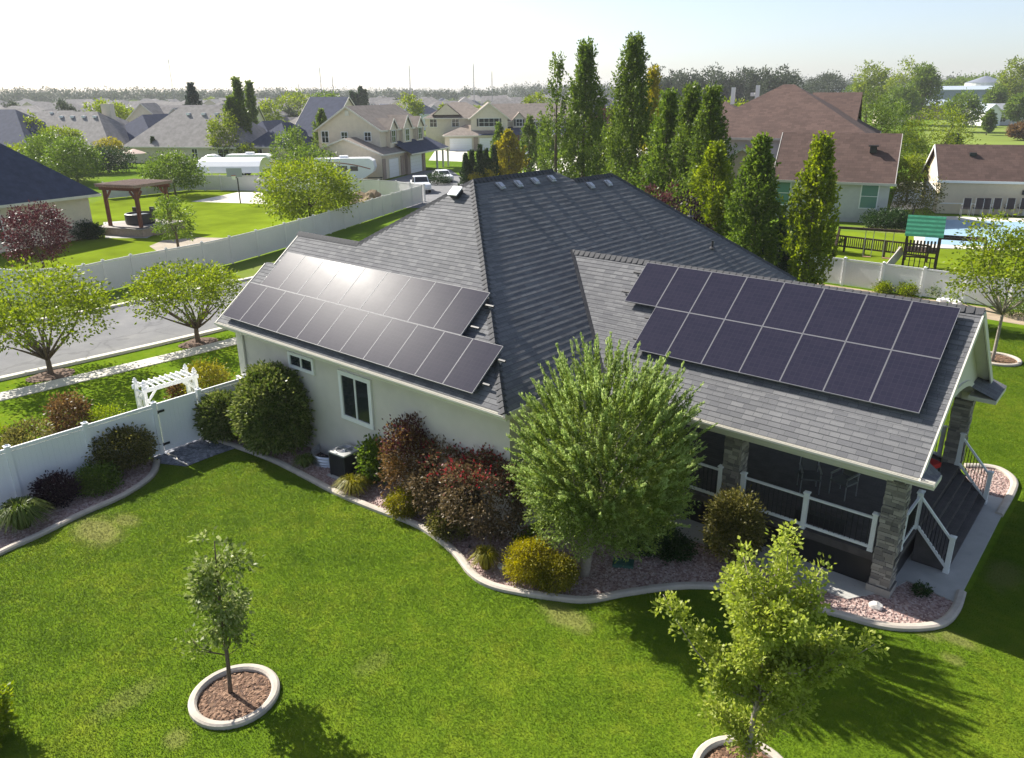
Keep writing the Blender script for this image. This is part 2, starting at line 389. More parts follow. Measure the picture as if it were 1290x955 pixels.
# driveway and road of the houses beyond
sheet('driveway', [P(482, 229), P(535, 215), P(566, 213), P(600, 236), P(560, 262), P(500, 262)], .004, M['asphalt'])
sheet('side_street', [P(640, 212), P(700, 217), P(800, 200), P(860, 186), P(800, 186), P(690, 200)], .002, M['concrete_lt'])
sheet('concrete_apron', [P(1120, 266), P(1166, 262), P(1162, 229), P(1132, 229)], .003, M['concrete_lt'])
sheet('pale_driveway', [P(540, 202), P(590, 204), P(588, 187), P(548, 190)], .003, M['concrete_lt'])
sheet('basketball_pad', [P(241, 254), P(337, 257), P(330, 241), P(300, 242)], .003, M['concrete_lt'])
sheet('bare_path', [P(188, 310), P(205, 303), P(250, 299), P(290, 300), P(300, 305), P(250, 322), P(200, 318)], .002, simple('pale_dirt', (.36, .31, .25), .95, .1, .15, 1, obj=False))
sheet('stone_patio', [P(133, 300), P(185, 300), P(208, 290), P(190, 276), P(130, 280)], .004, M['concrete'])

# ------------------------------------------------------------------ planting beds, edging, gravel
EDGE_W = smooth_path([P(198, 582), P(194, 596), P(180, 610), P(150, 628), P(100, 650), P(50, 675), P(0, 698), P(-70, 738), P(-160, 800)], 6)
EDGE_S = smooth_path([P(258, 551), P(300, 564), P(345, 581), P(385, 601), P(425, 622), P(470, 641), P(520, 660), P(548, 676), P(575, 699), P(595, 724), P(620, 739), P(660, 748), P(700, 754), P(740, 757), P(790, 748), P(850, 740), P(900, 740), P(950, 747), P(1010, 763), P(1060, 776), P(1110, 789), P(1150, 792), P(1185, 787), P(1203, 770), P(1211, 748)], 5)
EDGE_E = smooth_path([P(1258, 650), P(1275, 620), P(1276, 606), P(1262, 594), P(1243, 589), P(1215, 588)], 5)
def gravelmat(name, cols, s=16):
    m, nt, b = newmat(name); L = nt.links
    g = nt.nodes.new('ShaderNodeNewGeometry')
    v = nd(nt, 'ShaderNodeTexVoronoi', i_Scale=s); L.new(g.outputs['Position'], v.inputs['Vector'])
    sp = nt.nodes.new('ShaderNodeSeparateColor'); L.new(v.outputs['Color'], sp.inputs[0])
    L.new(ramp(nt, sp.outputs[0], [(0, cols[0]), (.5, cols[1]), (1, cols[2])]), b.inputs['Base Color'])
    b.inputs['Roughness'].default_value = .9; bump(nt, b, v.outputs['Distance'], -1.0, .05); return m
def stonemat(name, cols):
    m, nt, b = newmat(name); g = nt.nodes.new('ShaderNodeNewGeometry')
    nt.links.new(ramp(nt, g.outputs['Random Per Island'], [(0, cols[0]), (.5, cols[1]), (1, cols[2])]), b.inputs['Base Color']); b.inputs['Roughness'].default_value = .85; return m
pink = [(.20, .12, .11), (.36, .25, .22), (.50, .40, .36)]
M['gravel'] = gravelmat('pink_grey_gravel', pink); M['pebble'] = stonemat('pink_grey_pebble', pink)
slate = [(.10, .11, .13), (.19, .20, .23), (.30, .31, .34)]
M['slate'] = gravelmat('slate_gravel', slate, 9); M['slatestone'] = stonemat('slate_chip', slate)
M['mulch'] = stonemat('bark_mulch', [(.07, .035, .02), (.17, .09, .05), (.30, .18, .11)])
mulchbed = gravelmat('mulch_bed_soil', [(.05, .025, .015), (.10, .055, .03), (.16, .09, .05)], 20)
bedS = EDGE_S + [(22.2, 5.0), (21.4, 5.0), (17, 5.0), (13, 3.5), (12.9, .42), (.28, .42), (.32, -1.3)]
bedW = [(.34, EDGE_W[0][1]+.1)] + EDGE_W + [(.34, EDGE_W[-1][1])]
bedE = EDGE_E + [(21.0, 12.2), (21.0, 10.95), (22.2, 10.95)]
gate_poly = [(-.5, P(207, 576)[1]-.1), (-.5, P(256, 553)[1]+.05), (.25, P(256, 553)[1]+.05), P(300, 564), P(268, 575), P(235, 588), P(197, 584)]
sheet('gravel_bed', bedS, .012, M['gravel']); sheet('gravel_bed', bedW, .012, M['gravel']); sheet('gravel_bed', bedE, .012, M['gravel'])
sheet('gate_path', gate_poly, .016, M['slate'])
def inpoly(X, Y, poly):
    c = np.zeros(len(X), bool); n = len(poly)
    for i in range(n):
        x0, y0 = poly[i]; x1, y1 = poly[(i+1) % n]
        if y0 == y1: continue
        k = ((y0 > Y) != (y1 > Y)) & (X < (x1-x0)*(Y-y0)/(y1-y0)+x0); c ^= k
    return c
def scatter(poly, dens, avoid=()):
    xs = [p[0] for p in poly]; ys = [p[1] for p in poly]
    n = int((max(xs)-min(xs))*(max(ys)-min(ys))*dens)
    X = rng.uniform(min(xs), max(xs), n); Y = rng.uniform(min(ys), max(ys), n)
    k = inpoly(X, Y, poly)
    for a in avoid: k &= ~inpoly(X, Y, a)
    return X[k], Y[k]
OCT = np.array([[1,0,0],[0,1,0],[-1,0,0],[0,-1,0],[0,0,1],[0,0,-1]], float)
OF = np.array([[0,1,4],[1,2,4],[2,3,4],[3,0,4],[1,0,5],[2,1,5],[3,2,5],[0,3,5]])
def stones(name, X, Y, z, smin, smax, mat, flat=.7, long=1.0, label=None):
    n = len(X); s = rng.uniform(smin, smax, n); a = rng.uniform(0, 6.28, n)
    V = OCT[None]*(1+rng.uniform(-.3, .3, (n, 6, 1))); V = V*s[:, None, None]; V[:, :, 0] *= long; V[:, :, 2] *= flat
    c, sn = np.cos(a)[:, None], np.sin(a)[:, None]; x = V[:, :, 0]*c-V[:, :, 1]*sn; y = V[:, :, 0]*sn+V[:, :, 1]*c
    tl = rng.uniform(-.35, .35, n)[:, None]
    Z = V[:, :, 2]+x*tl
    W = np.stack([x+X[:, None], y+Y[:, None], Z+z+(s*flat*.3)[:, None]], -1)
    me = bpy.data.meshes.new(name); F = (OF[None]+6*np.arange(n)[:, None, None]).reshape(-1, 3)
    me.from_pydata(W.reshape(-1, 3).tolist(), [], F.tolist()); me.materials.append(mat)
    o = bpy.data.objects.new(name, me); COL.objects.link(o); return tag(o, label, kind='stuff')
X1, Y1 = scatter(bedS, 260, [gate_poly]); X2, Y2 = scatter(bedW, 200); X3, Y3 = scatter(bedE, 260)
X1 = np.concatenate([X1, X2, X3]); Y1 = np.concatenate([Y1, Y2, Y3])
stones('gravel', X1, Y1, .012, .016, .04, M['pebble'])
X, Y = scatter(gate_poly, 90); stones('slate_gravel', X, Y, .018, .03, .08, M['slatestone'], .35)
def edging(name, path, w=.17, h=.11):
    m = MB(); pr = [(-w/2, 0), (-w/2, h*.75), (-w/4, h), (w/4, h), (w/2, h*.7), (w/2, 0)]
    rings = []
    closed = np.hypot(path[0][0]-path[-1][0], path[0][1]-path[-1][1]) < 1e-6
    for i, p in enumerate(path):
        a = np.array(path[i-1] if i else (path[-2] if closed else path[0])); b = np.array(path[i+1] if i < len(path)-1 else (path[1] if closed else path[-1]))
        d = (b-a)/np.linalg.norm(b-a); n = np.array([-d[1], d[0]])
        rings.append([(p[0]+n[0]*x, p[1]+n[1]*x, z-.006) for x, z in pr])
    for i in range(len(rings)-1):
        for k in range(5): m.face([rings[i][k+1], rings[i][k], rings[i+1][k], rings[i+1][k+1]])
    if not closed: m.face(rings[0]); m.face(rings[-1][::-1])
    o = m.build(name, M['edging'], smooth=False); return o
tag(edging('garden_edging', EDGE_S, .2), 'curving concrete edging between the back lawn and the house bed', 'edging', 'concrete bed edgings')
tag(edging('garden_edging', EDGE_W, .2), 'curving concrete edging of the bed along the white fence', 'edging', 'concrete bed edgings')
tag(edging('garden_edging', EDGE_E, .2), 'short curved concrete edging beyond the porch steps', 'edging', 'concrete bed edgings')
# concrete walk round the porch
walk = [(13.2, 3.35), (20.3, 3.3), (20.95, 4.3), (21.15, 4.95), (22.28, 4.75), (22.3, 10.95), (20.9, 10.95), (20.9, 5.2), (13.2, 5.2)]
b = MB(); b.prism(walk, -.05, .045); tag(b.build('walkway', M['concrete'], bevel=.01), kind='structure')
MX, MY = P(936, 980)
# tree rings of mulch
def tree_ring(x, y, r, label):
    path = [(x+r*math.cos(t), y+r*math.sin(t)) for t in np.linspace(0, 2*math.pi, 41)]
    path[-1] = path[0]
    o = tag(edging('tree_ring', path, .16, .11), label, 'tree ring', 'concrete rings around the yard trees')
    sheet('mulch_bed', path[:-1], .01, mulchbed)
    t = rng.uniform(0, 6.28, 900); q = r*np.sqrt(rng.uniform(0, .9, 900))
    stones('mulch', x+q*np.cos(t), y+q*np.sin(t), .012, .015, .04, M['mulch'], .3, 1.8)
tree_ring(12.08, -7.5, .78, 'round concrete ring of bark mulch around the slim young tree')
tree_ring(MX, MY, .8, 'round concrete ring of bark mulch under the bright green maple')
tree_ring(19.55, 24.9, .85, 'round concrete ring of bark mulch on the lawn beyond the porch')

# ------------------------------------------------------------------ grass blades on the near lawn
lawn_poly = EDGE_S[:-1] + [(22.4, 5.6), (22.5, 11.9), (20.8, 12.3), (13, 31), (25, 31), (31, -3), (20, -12.5), (6, -13), (-1, -10)] + EDGE_W[::-1] + [P(235, 590), P(265, 577)]
XX, YY = scatter(lawn_poly, GRASS)
keep = np.ones(len(XX), bool)
for (x, y, r) in ((12.08, -7.5, .84), (MX, MY, .86)): keep &= np.hypot(XX-x, YY-y) > r
for (x, y, rx, ry, k) in PATCH: keep &= ~((((XX-x)/rx)**2+((YY-y)/ry)**2 < .6) & (rng.uniform(0, 1, len(XX)) < k*.75))
XX, YY = XX[keep], YY[keep]
pix = np.hypot(XX-CAM[0], YY-CAM[1])
n = len(XX); a = rng.uniform(0, 6.28, n); lean = rng.uniform(.5, 1.7, n); h = rng.uniform(.012, .026, n)*(1+.25*np.sin(XX*2.3+np.sin(YY*1.7))*np.sin(YY*2.9)); wd = rng.uniform(.004, .0075, n)*(.8+pix*.03)
dx, dy = np.cos(a), np.sin(a)
V = np.empty((n, 3, 3))
V[:, 0] = np.stack([XX-dy*wd, YY+dx*wd, np.full(n, -.008)], -1); V[:, 1] = np.stack([XX+dy*wd, YY-dx*wd, np.full(n, -.008)], -1)
V[:, 2] = np.stack([XX+dx*h*lean, YY+dy*h*lean, h], -1)
tag(np_mesh('grass', V.reshape(-1, 3), 3, M['grass']), kind='stuff')
# ------------------------------------------------------------------ the solar house
HOUSE = empty('house', (0, 0, 0), 0, 'grey-roofed beige stucco house carrying the solar panels, with a stone-pillared porch', 'house')
SL = .774; EZ, RY = 3.79, -0.05           # main roof: slope, eave height, eave line
APX = np.array((6.29, 5.95, 8.43)); ES = .72
def zS(y): return EZ+SL*(y-RY)
def zE(x): return APX[2]-ES*(x-APX[0])
XE = APX[0]+(APX[2]-EZ)/ES                # east eave
XW = -.37
def clip(poly, lo, hi):
    """clip a (u, v) polygon to lo <= v <= hi"""
    for s, lim in ((1, lo), (-1, hi)):
        out = []
        for i in range(len(poly)):
            a = poly[i]; b = poly[(i+1) % len(poly)]; fa = s*(a[1]-lim); fb = s*(b[1]-lim)
            if fa >= 0: out.append(a)
            if fa*fb < 0: t = fa/(fa-fb); out.append((a[0]+(b[0]-a[0])*t, a[1]+(b[1]-a[1])*t))
        poly = out
        if len(poly) < 3: return []
    return poly
def roof_plane(mb, pts3, udir, row=.145, lip=.02, alt=None):
    """shingle courses on a planar roof polygon; udir runs along the eave"""
    p = [np.array(q, float) for q in pts3]; u = np.array(udir, float); u /= np.linalg.norm(u)
    n = np.cross(p[1]-p[0], p[2]-p[0]); n /= np.linalg.norm(n)
    if n[2] < 0: n = -n
    v = np.cross(n, u); v /= np.linalg.norm(v)
    if v[2] < 0: v = -v; u = -u
    o = p[int(np.argmin([q@v for q in p]))]
    uv = [((q-o)@u, (q-o)@v) for q in p]
    if sum(uv[i][0]*uv[(i+1) % len(uv)][1]-uv[(i+1) % len(uv)][0]*uv[i][1] for i in range(len(uv))) < 0: uv = uv[::-1]
    top = max(q[1] for q in uv); k = 0
    while k*row < top-1e-4:
        lo, hi = k*row, min((k+1)*row, top)
        c = clip(uv, lo, hi)
        if len(c) >= 3:
            lp = alt if (alt is not None and k % 2) else (0 if alt is not None else lip)
            f = lambda q: o+u*q[0]+v*q[1]+n*(lp*(1-(q[1]-lo)/row))
            mb.face([f(q) for q in c], uv=[(q[0]+3.7*k % 5, q[1]) for q in c])
            bot = [q for q in c if abs(q[1]-lo) < 1e-6]
            if len(bot) >= 2:
                a = min(bot); b_ = max(bot)
                if b_[0]-a[0] > .01: mb.face([o+u*a[0]+v*a[1], o+u*b_[0]+v*b_[1], f(b_), f(a)], uv=[(a[0], a[1]), (b_[0], a[1]), (b_[0], a[1]+.01), (a[0], a[1]+.01)])
        k += 1
    return u, v, n
def part(mb, name, mat, parent=HOUSE, **kw): return mb.build(name, mat, parent, **kw)
A = APX; B = np.array((6.29, 10.2, 8.43))
ne = lambda z: z
G1 = (XW+.40, 3.36, zS(3.36)); G0 = (XW+.55, 2.2, zS(2.2))
# south plane: gabled west end with a stepped rake, then up to the hip
yj = RY+(zS(3.36)-EZ)/SL
hipx = APX[0]-(APX[2]-zS(3.36))/.70       # where the west hip meets the gable ridge
mb = MB()
roof_plane(mb, [(XW, RY, EZ), (XE, RY, EZ), tuple(A), (hipx, 3.36, zS(3.36)), (XW+.42, 3.36, zS(3.36)), (XW+.52, 2.18, zS(2.18)), (XW, 2.14, zS(2.14))], (1, 0, 0), lip=.009)
roof_plane(mb, [(XE, RY, EZ), (XE, 18.42, EZ), (6.79, 13.39, zE(6.79)), (6.8, 10.86, zE(6.8)), (6.29, 10.2, 8.43), tuple(A)], (0, 1, 0), row=.105, lip=.012, alt=.006)
# hidden slopes (north, west)
XW2 = APX[0]-(APX[2]-EZ)/.70
roof_plane(mb, [tuple(A), tuple(B), (4.9, 11.6, 7.45), (XW2, 16.5, EZ), (XW2, 6.77, EZ), (hipx, 3.36, zS(3.36))], (0, 1, 0), row=.3)
roof_plane(mb, [(XE, 18.42, EZ), (1.8, 18.42, EZ), (6.79, 13.39, zE(6.79))], (1, 0, 0), row=.3)
roof_plane(mb, [(XW+.42, 3.36, zS(3.36)), (hipx, 3.36, zS(3.36)), (hipx, 6.8, EZ-.05), (XW+.42, 6.8, EZ-.05)], (1, 0, 0), row=.3)
roof_plane(mb, [tuple(B), (6.8, 10.86, zE(6.8)), (6.79, 13.39, zE(6.79)), (1.8, 18.42, EZ), (XW2, 16.5, EZ), (4.9, 11.6, 7.45)], (0, 1, 0), row=.3) if False else None
mb.face([tuple(B), (6.8, 10.86, zE(6.8)-.01), (4.0, 13.5, 5.9), (4.9, 11.6, 7.4)]); mb.face([(6.8, 10.86, zE(6.8)-.01), (6.79, 13.39, zE(6.79)-.01), (1.8, 18.42, EZ), (XW2, 16.5, EZ), (4.0, 13.5, 5.9)])
ROOF = part(mb, 'roof', M['roof'])
# porch roof
PE, PR, PX0, PX1, PZ, PZR = 3.6, 7.36, 9.45, 21.25, 3.36, 6.25
PS = (PZR-PZ)/(PR-PE)
xv = APX[0]+(APX[2]-PZ)/ES
mb = MB()
xa = APX[0]+(APX[2]-PZR)/ES
roof_plane(mb, [(xv, PE, PZ), (PX1, PE, PZ), (PX1, PR, PZR), (xa, PR, PZR)], (1, 0, 0), row=.15, lip=.010)
roof_plane(mb, [(PX1, 2*PR-PE, PZ), (xv, 2*PR-PE, PZ), (xa, PR, PZR), (PX1, PR, PZR)], (1, 0, 0), row=.15)
for x0 in (PX1-.02,):      # little roof returns at the foot of the gable
    for y0, y1 in ((PE-.02, PE+.62), (9.75, 2*PR-PE+.06)):
        if y0 > 9: mb.face([(20.93, y0, PZ+.2), (21.6, y0, PZ-.045), (21.6, y1, PZ-.045), (20.93, y1, PZ+.2)]); continue
        mb.face([(x0, y0, PZ+.03), (x0+.3, y0, PZ-.05), (x0+.3, y1, PZ-.05), (x0, y1, PZ+.16)])
part(mb, 'porch_roof', M['roof'])
# ridge and hip caps
def caps(a, b, w=.15, step=.2):
    mb = MB(); a = Vector(a); b = Vector(b); d = (b-a); L = d.length; d.normalize(); s = d.cross(Vector((0, 0, 1))).normalized(); up = s.cross(d).normalized()
    k = 0
    while k*step < L-.02:
        p = a+d*(k*step); q = a+d*min((k+1)*step+.03, L); h0, h1 = .055, .04
        mb.face([p-s*w-up*(.10-h0+.02), q-s*w-up*(.11), q+up*h1, p+up*h0]); mb.face([p+up*h0, q+up*h1, q+s*w-up*.11, p+s*w-up*(.10-h0+.02)])
        mb.face([p-s*w-up*.08, p+up*h0, p+s*w-up*.08]); k += 1
    part(mb, 'ridge_cap', M['roof'], ROOF)
caps((XE, RY, EZ), A); caps(A, B); caps((hipx, 3.36, zS(3.36)), A); caps((6.8, 10.86, zE(6.8)), (6.79, 13.39, zE(6.79))); caps((XE, 18.42, EZ), (6.79, 13.39, zE(6.79)))
caps((PX1, PR, PZR), (xa, PR, PZR)); caps((XW+.42, 3.36, zS(3.36)), (hipx, 3.36, zS(3.36)))
# valley flashing, dark
mb = MB(); mb.bar((xa, PR-.02, PZR+.03), (xv, PE+.02, PZ+.04), .10, .02)
part(mb, 'valley_flashing', M['dark'], ROOF)
# roof vents on the east slope and the skylight-like vent on the hip
for i, (x, y) in enumerate(((6.58, 6.85), (6.6, 7.75), (6.58, 8.7), (6.58, 9.65), (7.08, 11.4), (7.1, 12.55))):
    m = MB(); c, s = math.cos(math.atan(ES)), math.sin(math.atan(ES))
    T = Matrix.Translation((x+.1, y, zE(x+.1)+.03)) @ Matrix(((c, 0, s, 0), (0, 1, 0, 0), (-s, 0, c, 0), (0, 0, 0, 1)))
    m.box(-.15, .17, -.13, .13, 0, .05, T=T); m.box(-.09, .12, -.09, .09, .05, .10, T=T)
    part(m, 'roof_vent', M['galv'], ROOF)
m = MB(); c, s = math.cos(math.atan(SL)), math.sin(math.atan(SL))
T = Matrix.Translation((6.12, 5.35, zS(5.35)+.03)) @ Matrix(((1, 0, 0, 0), (0, c, -s, 0), (0, s, c, 0), (0, 0, 0, 1)))
m.box(-.17, .17, -.15, .17, 0, .15, m=1, T=T); m.box(-.2, .2, -.18, .2, .15, .19, T=T)
part(m, 'roof_vent', [M['white'], M['dark']], ROOF)
for x, y in ((10.6, 14.9), (9.2, 15.6), (11.3, 8.6)):
    m = MB(); z = zE(x); m.tube([(x, y, z-.1), (x, y, z+.32)], .045, 8); m.lathe([(.16, .0), (.06, .06)], (x, y, z+.03), 10); part(m, 'vent_pipe', M['dark'], ROOF)
# walls
mb = MB()
mb.prism([(.1, .42), (12.5, .42), (12.5, 18.0), (1.4, 18.0), (.1, 16.2)], 0.0, EZ-.16)
mb.face([(.1, .42, EZ-.2), (.1, 3.36, zS(3.36)-.14), (.1, 6.3, EZ-.2)][::-1])
part(mb, 'wall', M['stucco'])
mb = MB(); mb.box(.02, .34, .35, .62, 1.72, 3.6); mb.box(-.18, .42, .25, .7, 1.55, 1.74); mb.box(.34, .42, .34, .40, 1.7, 3.62)
part(mb, 'corner_trim', M['trim'])
# soffit, fascia, gutter
mb = MB()
mb.box(XW+.03, XE-.03, RY+.03, .45, EZ-.2, EZ-.17)
mb.box(12.5, XE-.03, .45, 18.4, EZ-.2, EZ-.17)
mb.box(13.0, PX1-.36, PE+.03, 4.0, PZ-.2, PZ-.17)
part(mb, 'soffit', M['trim'])
mb = MB()
def gutter(x0, x1, y, z):
    # K-style trough along X hanging on a fascia board
    mb.box(x0, x1, y+.0, y+.025, z-.2, z-.012)
    prof = [(0, -.03), (0, -.12), (-.07, -.12), (-.10, -.08), (-.10, -.025), (-.085, -.025), (-.085, -.075), (-.06, -.10), (-.015, -.10), (-.015, -.03)]
    for i in range(len(prof)):
        a = prof[i]; b = prof[(i+1) % len(prof)]
        mb.face([(x0, y+a[0], z+a[1]), (x1, y+a[0], z+a[1]), (x1, y+b[0], z+b[1]), (x0, y+b[0], z+b[1])][::-1])
    for x in (x0, x1): mb.face([(x, y+p[0], z+p[1]) for p in prof])
gutter(XW-.03, XE+.05, RY-.012, EZ); gutter(xv-.2, PX1+.3, PE-.012, PZ+.01)
mb.box(XE+.0, XE+.03, RY, 18.42, EZ-.2, EZ-.012)
part(mb, 'gutter', M['trim'])
def rake(x, y0, z0, y1, z1): mb = MB(); mb.bar((x, y0, z0-.09), (x, y1, z1-.09), .035, .18); part(mb, 'rake_board', M['trim'])
rake(XW-.01, RY, EZ, 2.14, zS(2.14)); rake(XW+.50, 2.16, zS(2.16), 3.36, zS(3.36)); rake(XW+.40, 3.36, zS(3.36), 6.8, EZ)
rake(PX1+.005, PE-.02, PZ-.02, PR, PZR-.005); rake(PX1+.005, 2*PR-PE+.02, PZ-.02, PR, PZR-.005)
for y0, y1 in ((PE-.03, PE+.6), (9.77, 2*PR-PE+.05)): mb = MB(); mb.box(PX1+.03 if y0 < 9 else 20.93, PX1+.3 if y0 < 9 else 21.6, y0, y1, PZ-.18, PZ-.065); part(mb, 'eave_return', M['trim'])
# windows of the south wall
def window(parent, x0, x1, z0, z1, y, mull=1, fr=.1, gl=None, wm=None, sill=False, name='window'):
    m = MB(); d = .06
    m.box(x0-fr, x1+fr, y-d, y-.003, z0-fr, z0); m.box(x0-fr, x1+fr, y-d, y-.003, z1, z1+fr)
    m.box(x0-fr, x0, y-d, y-.003, z0, z1); m.box(x1, x1+fr, y-d, y-.003, z0, z1)
    for k in range(mull): xm = x0+(x1-x0)*(k+1)/(mull+1); m.box(xm-.03, xm+.03, y-d+.012, y-.01, z0, z1)
    f = m.build(name, wm or M['winframe'], parent)
    p = MB(); p.face([(x0, y-.02, z0), (x1, y-.02, z0), (x1, y-.02, z1), (x0, y-.02, z1)]); p.build('pane', gl or M['glass'], f)
    return f
window(HOUSE, 5.78, 7.02, 1.78, 3.1, .42, 1, .14)
window(HOUSE, 3.15, 4.3, 2.86, 3.2, .42, 1, .1)
# downpipe on the corner
# ------------------------------------------------------------------ porch
mb = MB()
mb.box(20.55, 20.85, 4.38, 10.3, 0, .01) if False else None
# gable wall with an elliptical arch
y0, y1, zs, zc = 4.35, 10.37, 2.95, 3.95; yc = (y0+y1)/2
Npt = 40; ys = np.linspace(PE+.35, 2*PR-PE-.35, Npt+1); xg0, xg1 = 20.68, 20.92
def zb(y):
    t = (y-yc)/((y1-y0)/2)
    return zs if abs(t) >= 1 else zs+(zc-zs)*math.sqrt(1-t*t)
def zt(y): return PZ+PS*((y-PE) if y < PR else (2*PR-PE-y))-.06
mb = MB()
for i in range(Npt):
    a, b = ys[i], ys[i+1]
    for x in (xg0, xg1): 
        q = [(x, a, zb(a)), (x, b, zb(b)), (x, b, zt(b)), (x, a, zt(a))]; mb.face(q if x == xg1 else q[::-1])
    mb.face([(xg0, a, zb(a)), (xg0, b, zb(b)), (xg1, b, zb(b)), (xg1, a, zb(a))][::-1])
part(mb, 'gable_wall', M['trim'])
mb = MB(); prev = None                       # raised arch band
for i in range(31):
    th = math.pi*i/30; y = yc-((y1-y0)/2)*math.cos(th); z = zs+(zc-zs)*math.sin(th)
    yo = yc-((y1-y0)/2+.16)*math.cos(th); zo = zs+(zc-zs+.16)*math.sin(th)
    if prev: 
        mb.face([(xg1+.05, *prev[0]), (xg1+.05, y, z), (xg1+.05, yo, zo), (xg1+.05, *prev[1])]); mb.face([(xg0, *prev[0]), (xg0, y, z-.003), (xg1+.05, y, z), (xg1+.05, *prev[0])][::-1]); mb.face([(xg1, *prev[1]), (xg1, yo, zo), (xg1+.05, yo, zo), (xg1+.05, *prev[1])])
    prev = ((y, z), (yo, zo))
part(mb, 'arch_band', M['trim'])
for y in (3.98, 10.42): mb = MB(); mb.box(13.0, 20.68, y, y+.32, 2.92, PZ-.2); part(mb, 'porch_beam', M['trim'])
mb = MB(); mb.box(12.52, 20.66, 4.3, 10.42, 3.3, 3.36) if False else None
for s in (1, -1):                             # vaulted ceiling boards under the two slopes
    ya = PE+.3 if s == 1 else 2*PR-PE-.3
    q = [(12.52, ya, PZ+PS*.3-.1), (PX1-.05, ya, PZ+PS*.3-.1), (PX1-.05, PR, PZR-.1), (12.52, PR, PZR-.1)]
    mb.face(q if s == -1 else q[::-1])
part(mb, 'porch_ceiling', M['trim'])
# deck and stairs
mb = MB(); Z = 1.0; bw = .14
k = 0
yy = 4.02
while yy < 10.6:
    mb.box(12.52, 21.0, yy, yy+bw-.008, Z-.03, Z); yy += bw
part(mb, 'porch_deck', M['deck'])
mb = MB(); mb.box(12.52, 20.98, 10.58, 10.61, .05, Z-.032); mb.box(12.52, 20.9, 4.2, 4.23, .05, Z-.032); mb.box(20.87, 20.9, 4.25, 10.55, .05, Z-.032); part(mb, 'deck_skirting', M['black'])
mb = MB(); mb.box(12.52, 20.98, 4.03, 4.06, Z-.2, Z-.032); mb.box(20.95, 20.985, 4.1, 10.57, Z-.2, Z-.032); part(mb, 'deck_rim', M['deck'])
mb = MB(); n = 4
SY0, SY1 = 5.95, 10.2
for i in range(n):
    z = Z-(i+1)*Z/(n+1); x = 21.0+i*.2
    mb.box(x, x+.105, SY0, SY1, z-.035, z); mb.box(x+.11, x+.215, SY0, SY1, z-.035, z)
    mb.box(x+.18, x+.197, SY0, SY1, max(z-Z/(n+1), .045)+.002, z-.037)
for y in (SY0-.03, SY1): mb.face([(20.99, y, .046), (21.8, y, .046), (21.8, y, .2), (20.99, y, Z-.04)]); 
part(mb, 'steps', M['deck'])
# ledgestone pillars
M['stone'] = stonemat('ledge_stone', [(.12, .11, .105), (.25, .225, .20), (.36, .33, .29)])
def pillar(cx, cy, z0, z1, w=.46):
    m = MB(); z = z0; h = w/2
    m.box(cx-h+.03, cx+h-.03, cy-h+.03, cy+h-.03, z0, z1)
    while z < z1-.02:
        hh = min(random.uniform(.06, .13), z1-z)
        for side in range(4):
            t = -h
            while t < h-.01:
                l = min(random.uniform(.12, .3), h-t); d = random.uniform(-.012, .022)
                a0, a1 = t+.004, t+l-.004
                if side == 0: m.box(cx+a0, cx+a1, cy-h-d, cy-h+.04, z+.004, z+hh-.004)
                elif side == 1: m.box(cx+a0, cx+a1, cy+h-.04, cy+h+d, z+.004, z+hh-.004)
                elif side == 2: m.box(cx-h-d, cx-h+.04, cy+a0, cy+a1, z+.004, z+hh-.004)
                else: m.box(cx+h-.04, cx+h+d, cy+a0, cy+a1, z+.004, z+hh-.004)
                t += l
        z += hh
    m.box(cx-h-.05, cx+h+.05, cy-h-.05, cy+h+.05, z0, z0+.22)
    return part(m, 'stone_pillar', M['stone'])
pillar(20.76, 4.2, 0, 2.95, .44); pillar(16.85, 4.3, 0, 2.95); pillar(20.76, 10.5, 0, 2.95); pillar(13.1, 4.3, 0, 2.95)
# railings
def post(p, z0, z1, parent):
    m = MB(); x, y = p; m.box(x-.055, x+.055, y-.055, y+.055, z0, z1-.06); m.box(x-.075, x+.075, y-.075, y+.075, z1-.06, z1-.03)
    m.box(x-.065, x+.065, y-.065, y+.065, z0, z0+.1)
    m.face([(x-.075, y-.075, z1-.03), (x+.075, y-.075, z1-.03), (x, y, z1)]); m.face([(x+.075, y-.075, z1-.03), (x+.075, y+.075, z1-.03), (x, y, z1)])
    m.face([(x+.075, y+.075, z1-.03), (x-.075, y+.075, z1-.03), (x, y, z1)]); m.face([(x-.075, y+.075, z1-.03), (x-.075, y-.075, z1-.03), (x, y, z1)])
    return m.build('railing_post', M['rail_white'], parent)
def railing(pts, zs_, posts, nb=9):
    """rails between consecutive posts; pts are (x, y), zs_ the floor height at each"""
    r = MB()
    for i in range(len(pts)-1):
        if pts[i] is None or pts[i+1] is None: continue
        a, b = Vector((*pts[i], zs_[i])), Vector((*pts[i+1], zs_[i+1]))
        r.bar(a+Vector((0, 0, .86)), b+Vector((0, 0, .86)), .06, .05); r.bar(a+Vector((0, 0, .1)), b+Vector((0, 0, .1)), .05, .07)
    o = r.build('railing', M['rail_white'], HOUSE)
    s = MB()
    for i in range(len(pts)-1):
        if pts[i] is None or pts[i+1] is None: continue
        a, b = Vector((*pts[i], zs_[i])), Vector((*pts[i+1], zs_[i+1])); n = int((b-a).length/.115)
        for k in range(1, n):
            q = a.lerp(b, k/n); s.tube([q+Vector((0, 0, .12)), q+Vector((0, 0, .85))], .01, 6, cap=False)
    s.build('baluster', M['black'], o)
    for p, z in zip(pts, zs_):
        if p is not None: post(p, z-.02, z+1.02, o)
    return o
railing([(13.4, 4.1), (15.0, 4.1), (16.58, 4.1)], [Z]*3, 3)
railing([(17.2, 4.1), (18.82, 4.1), (20.42, 4.1)], [Z]*3, 3)
railing([(20.93, 5.9), (21.78, 5.9)], [Z, .06], 2); railing([(20.93, 10.3), (21.78, 10.3)], [Z, .06], 2)
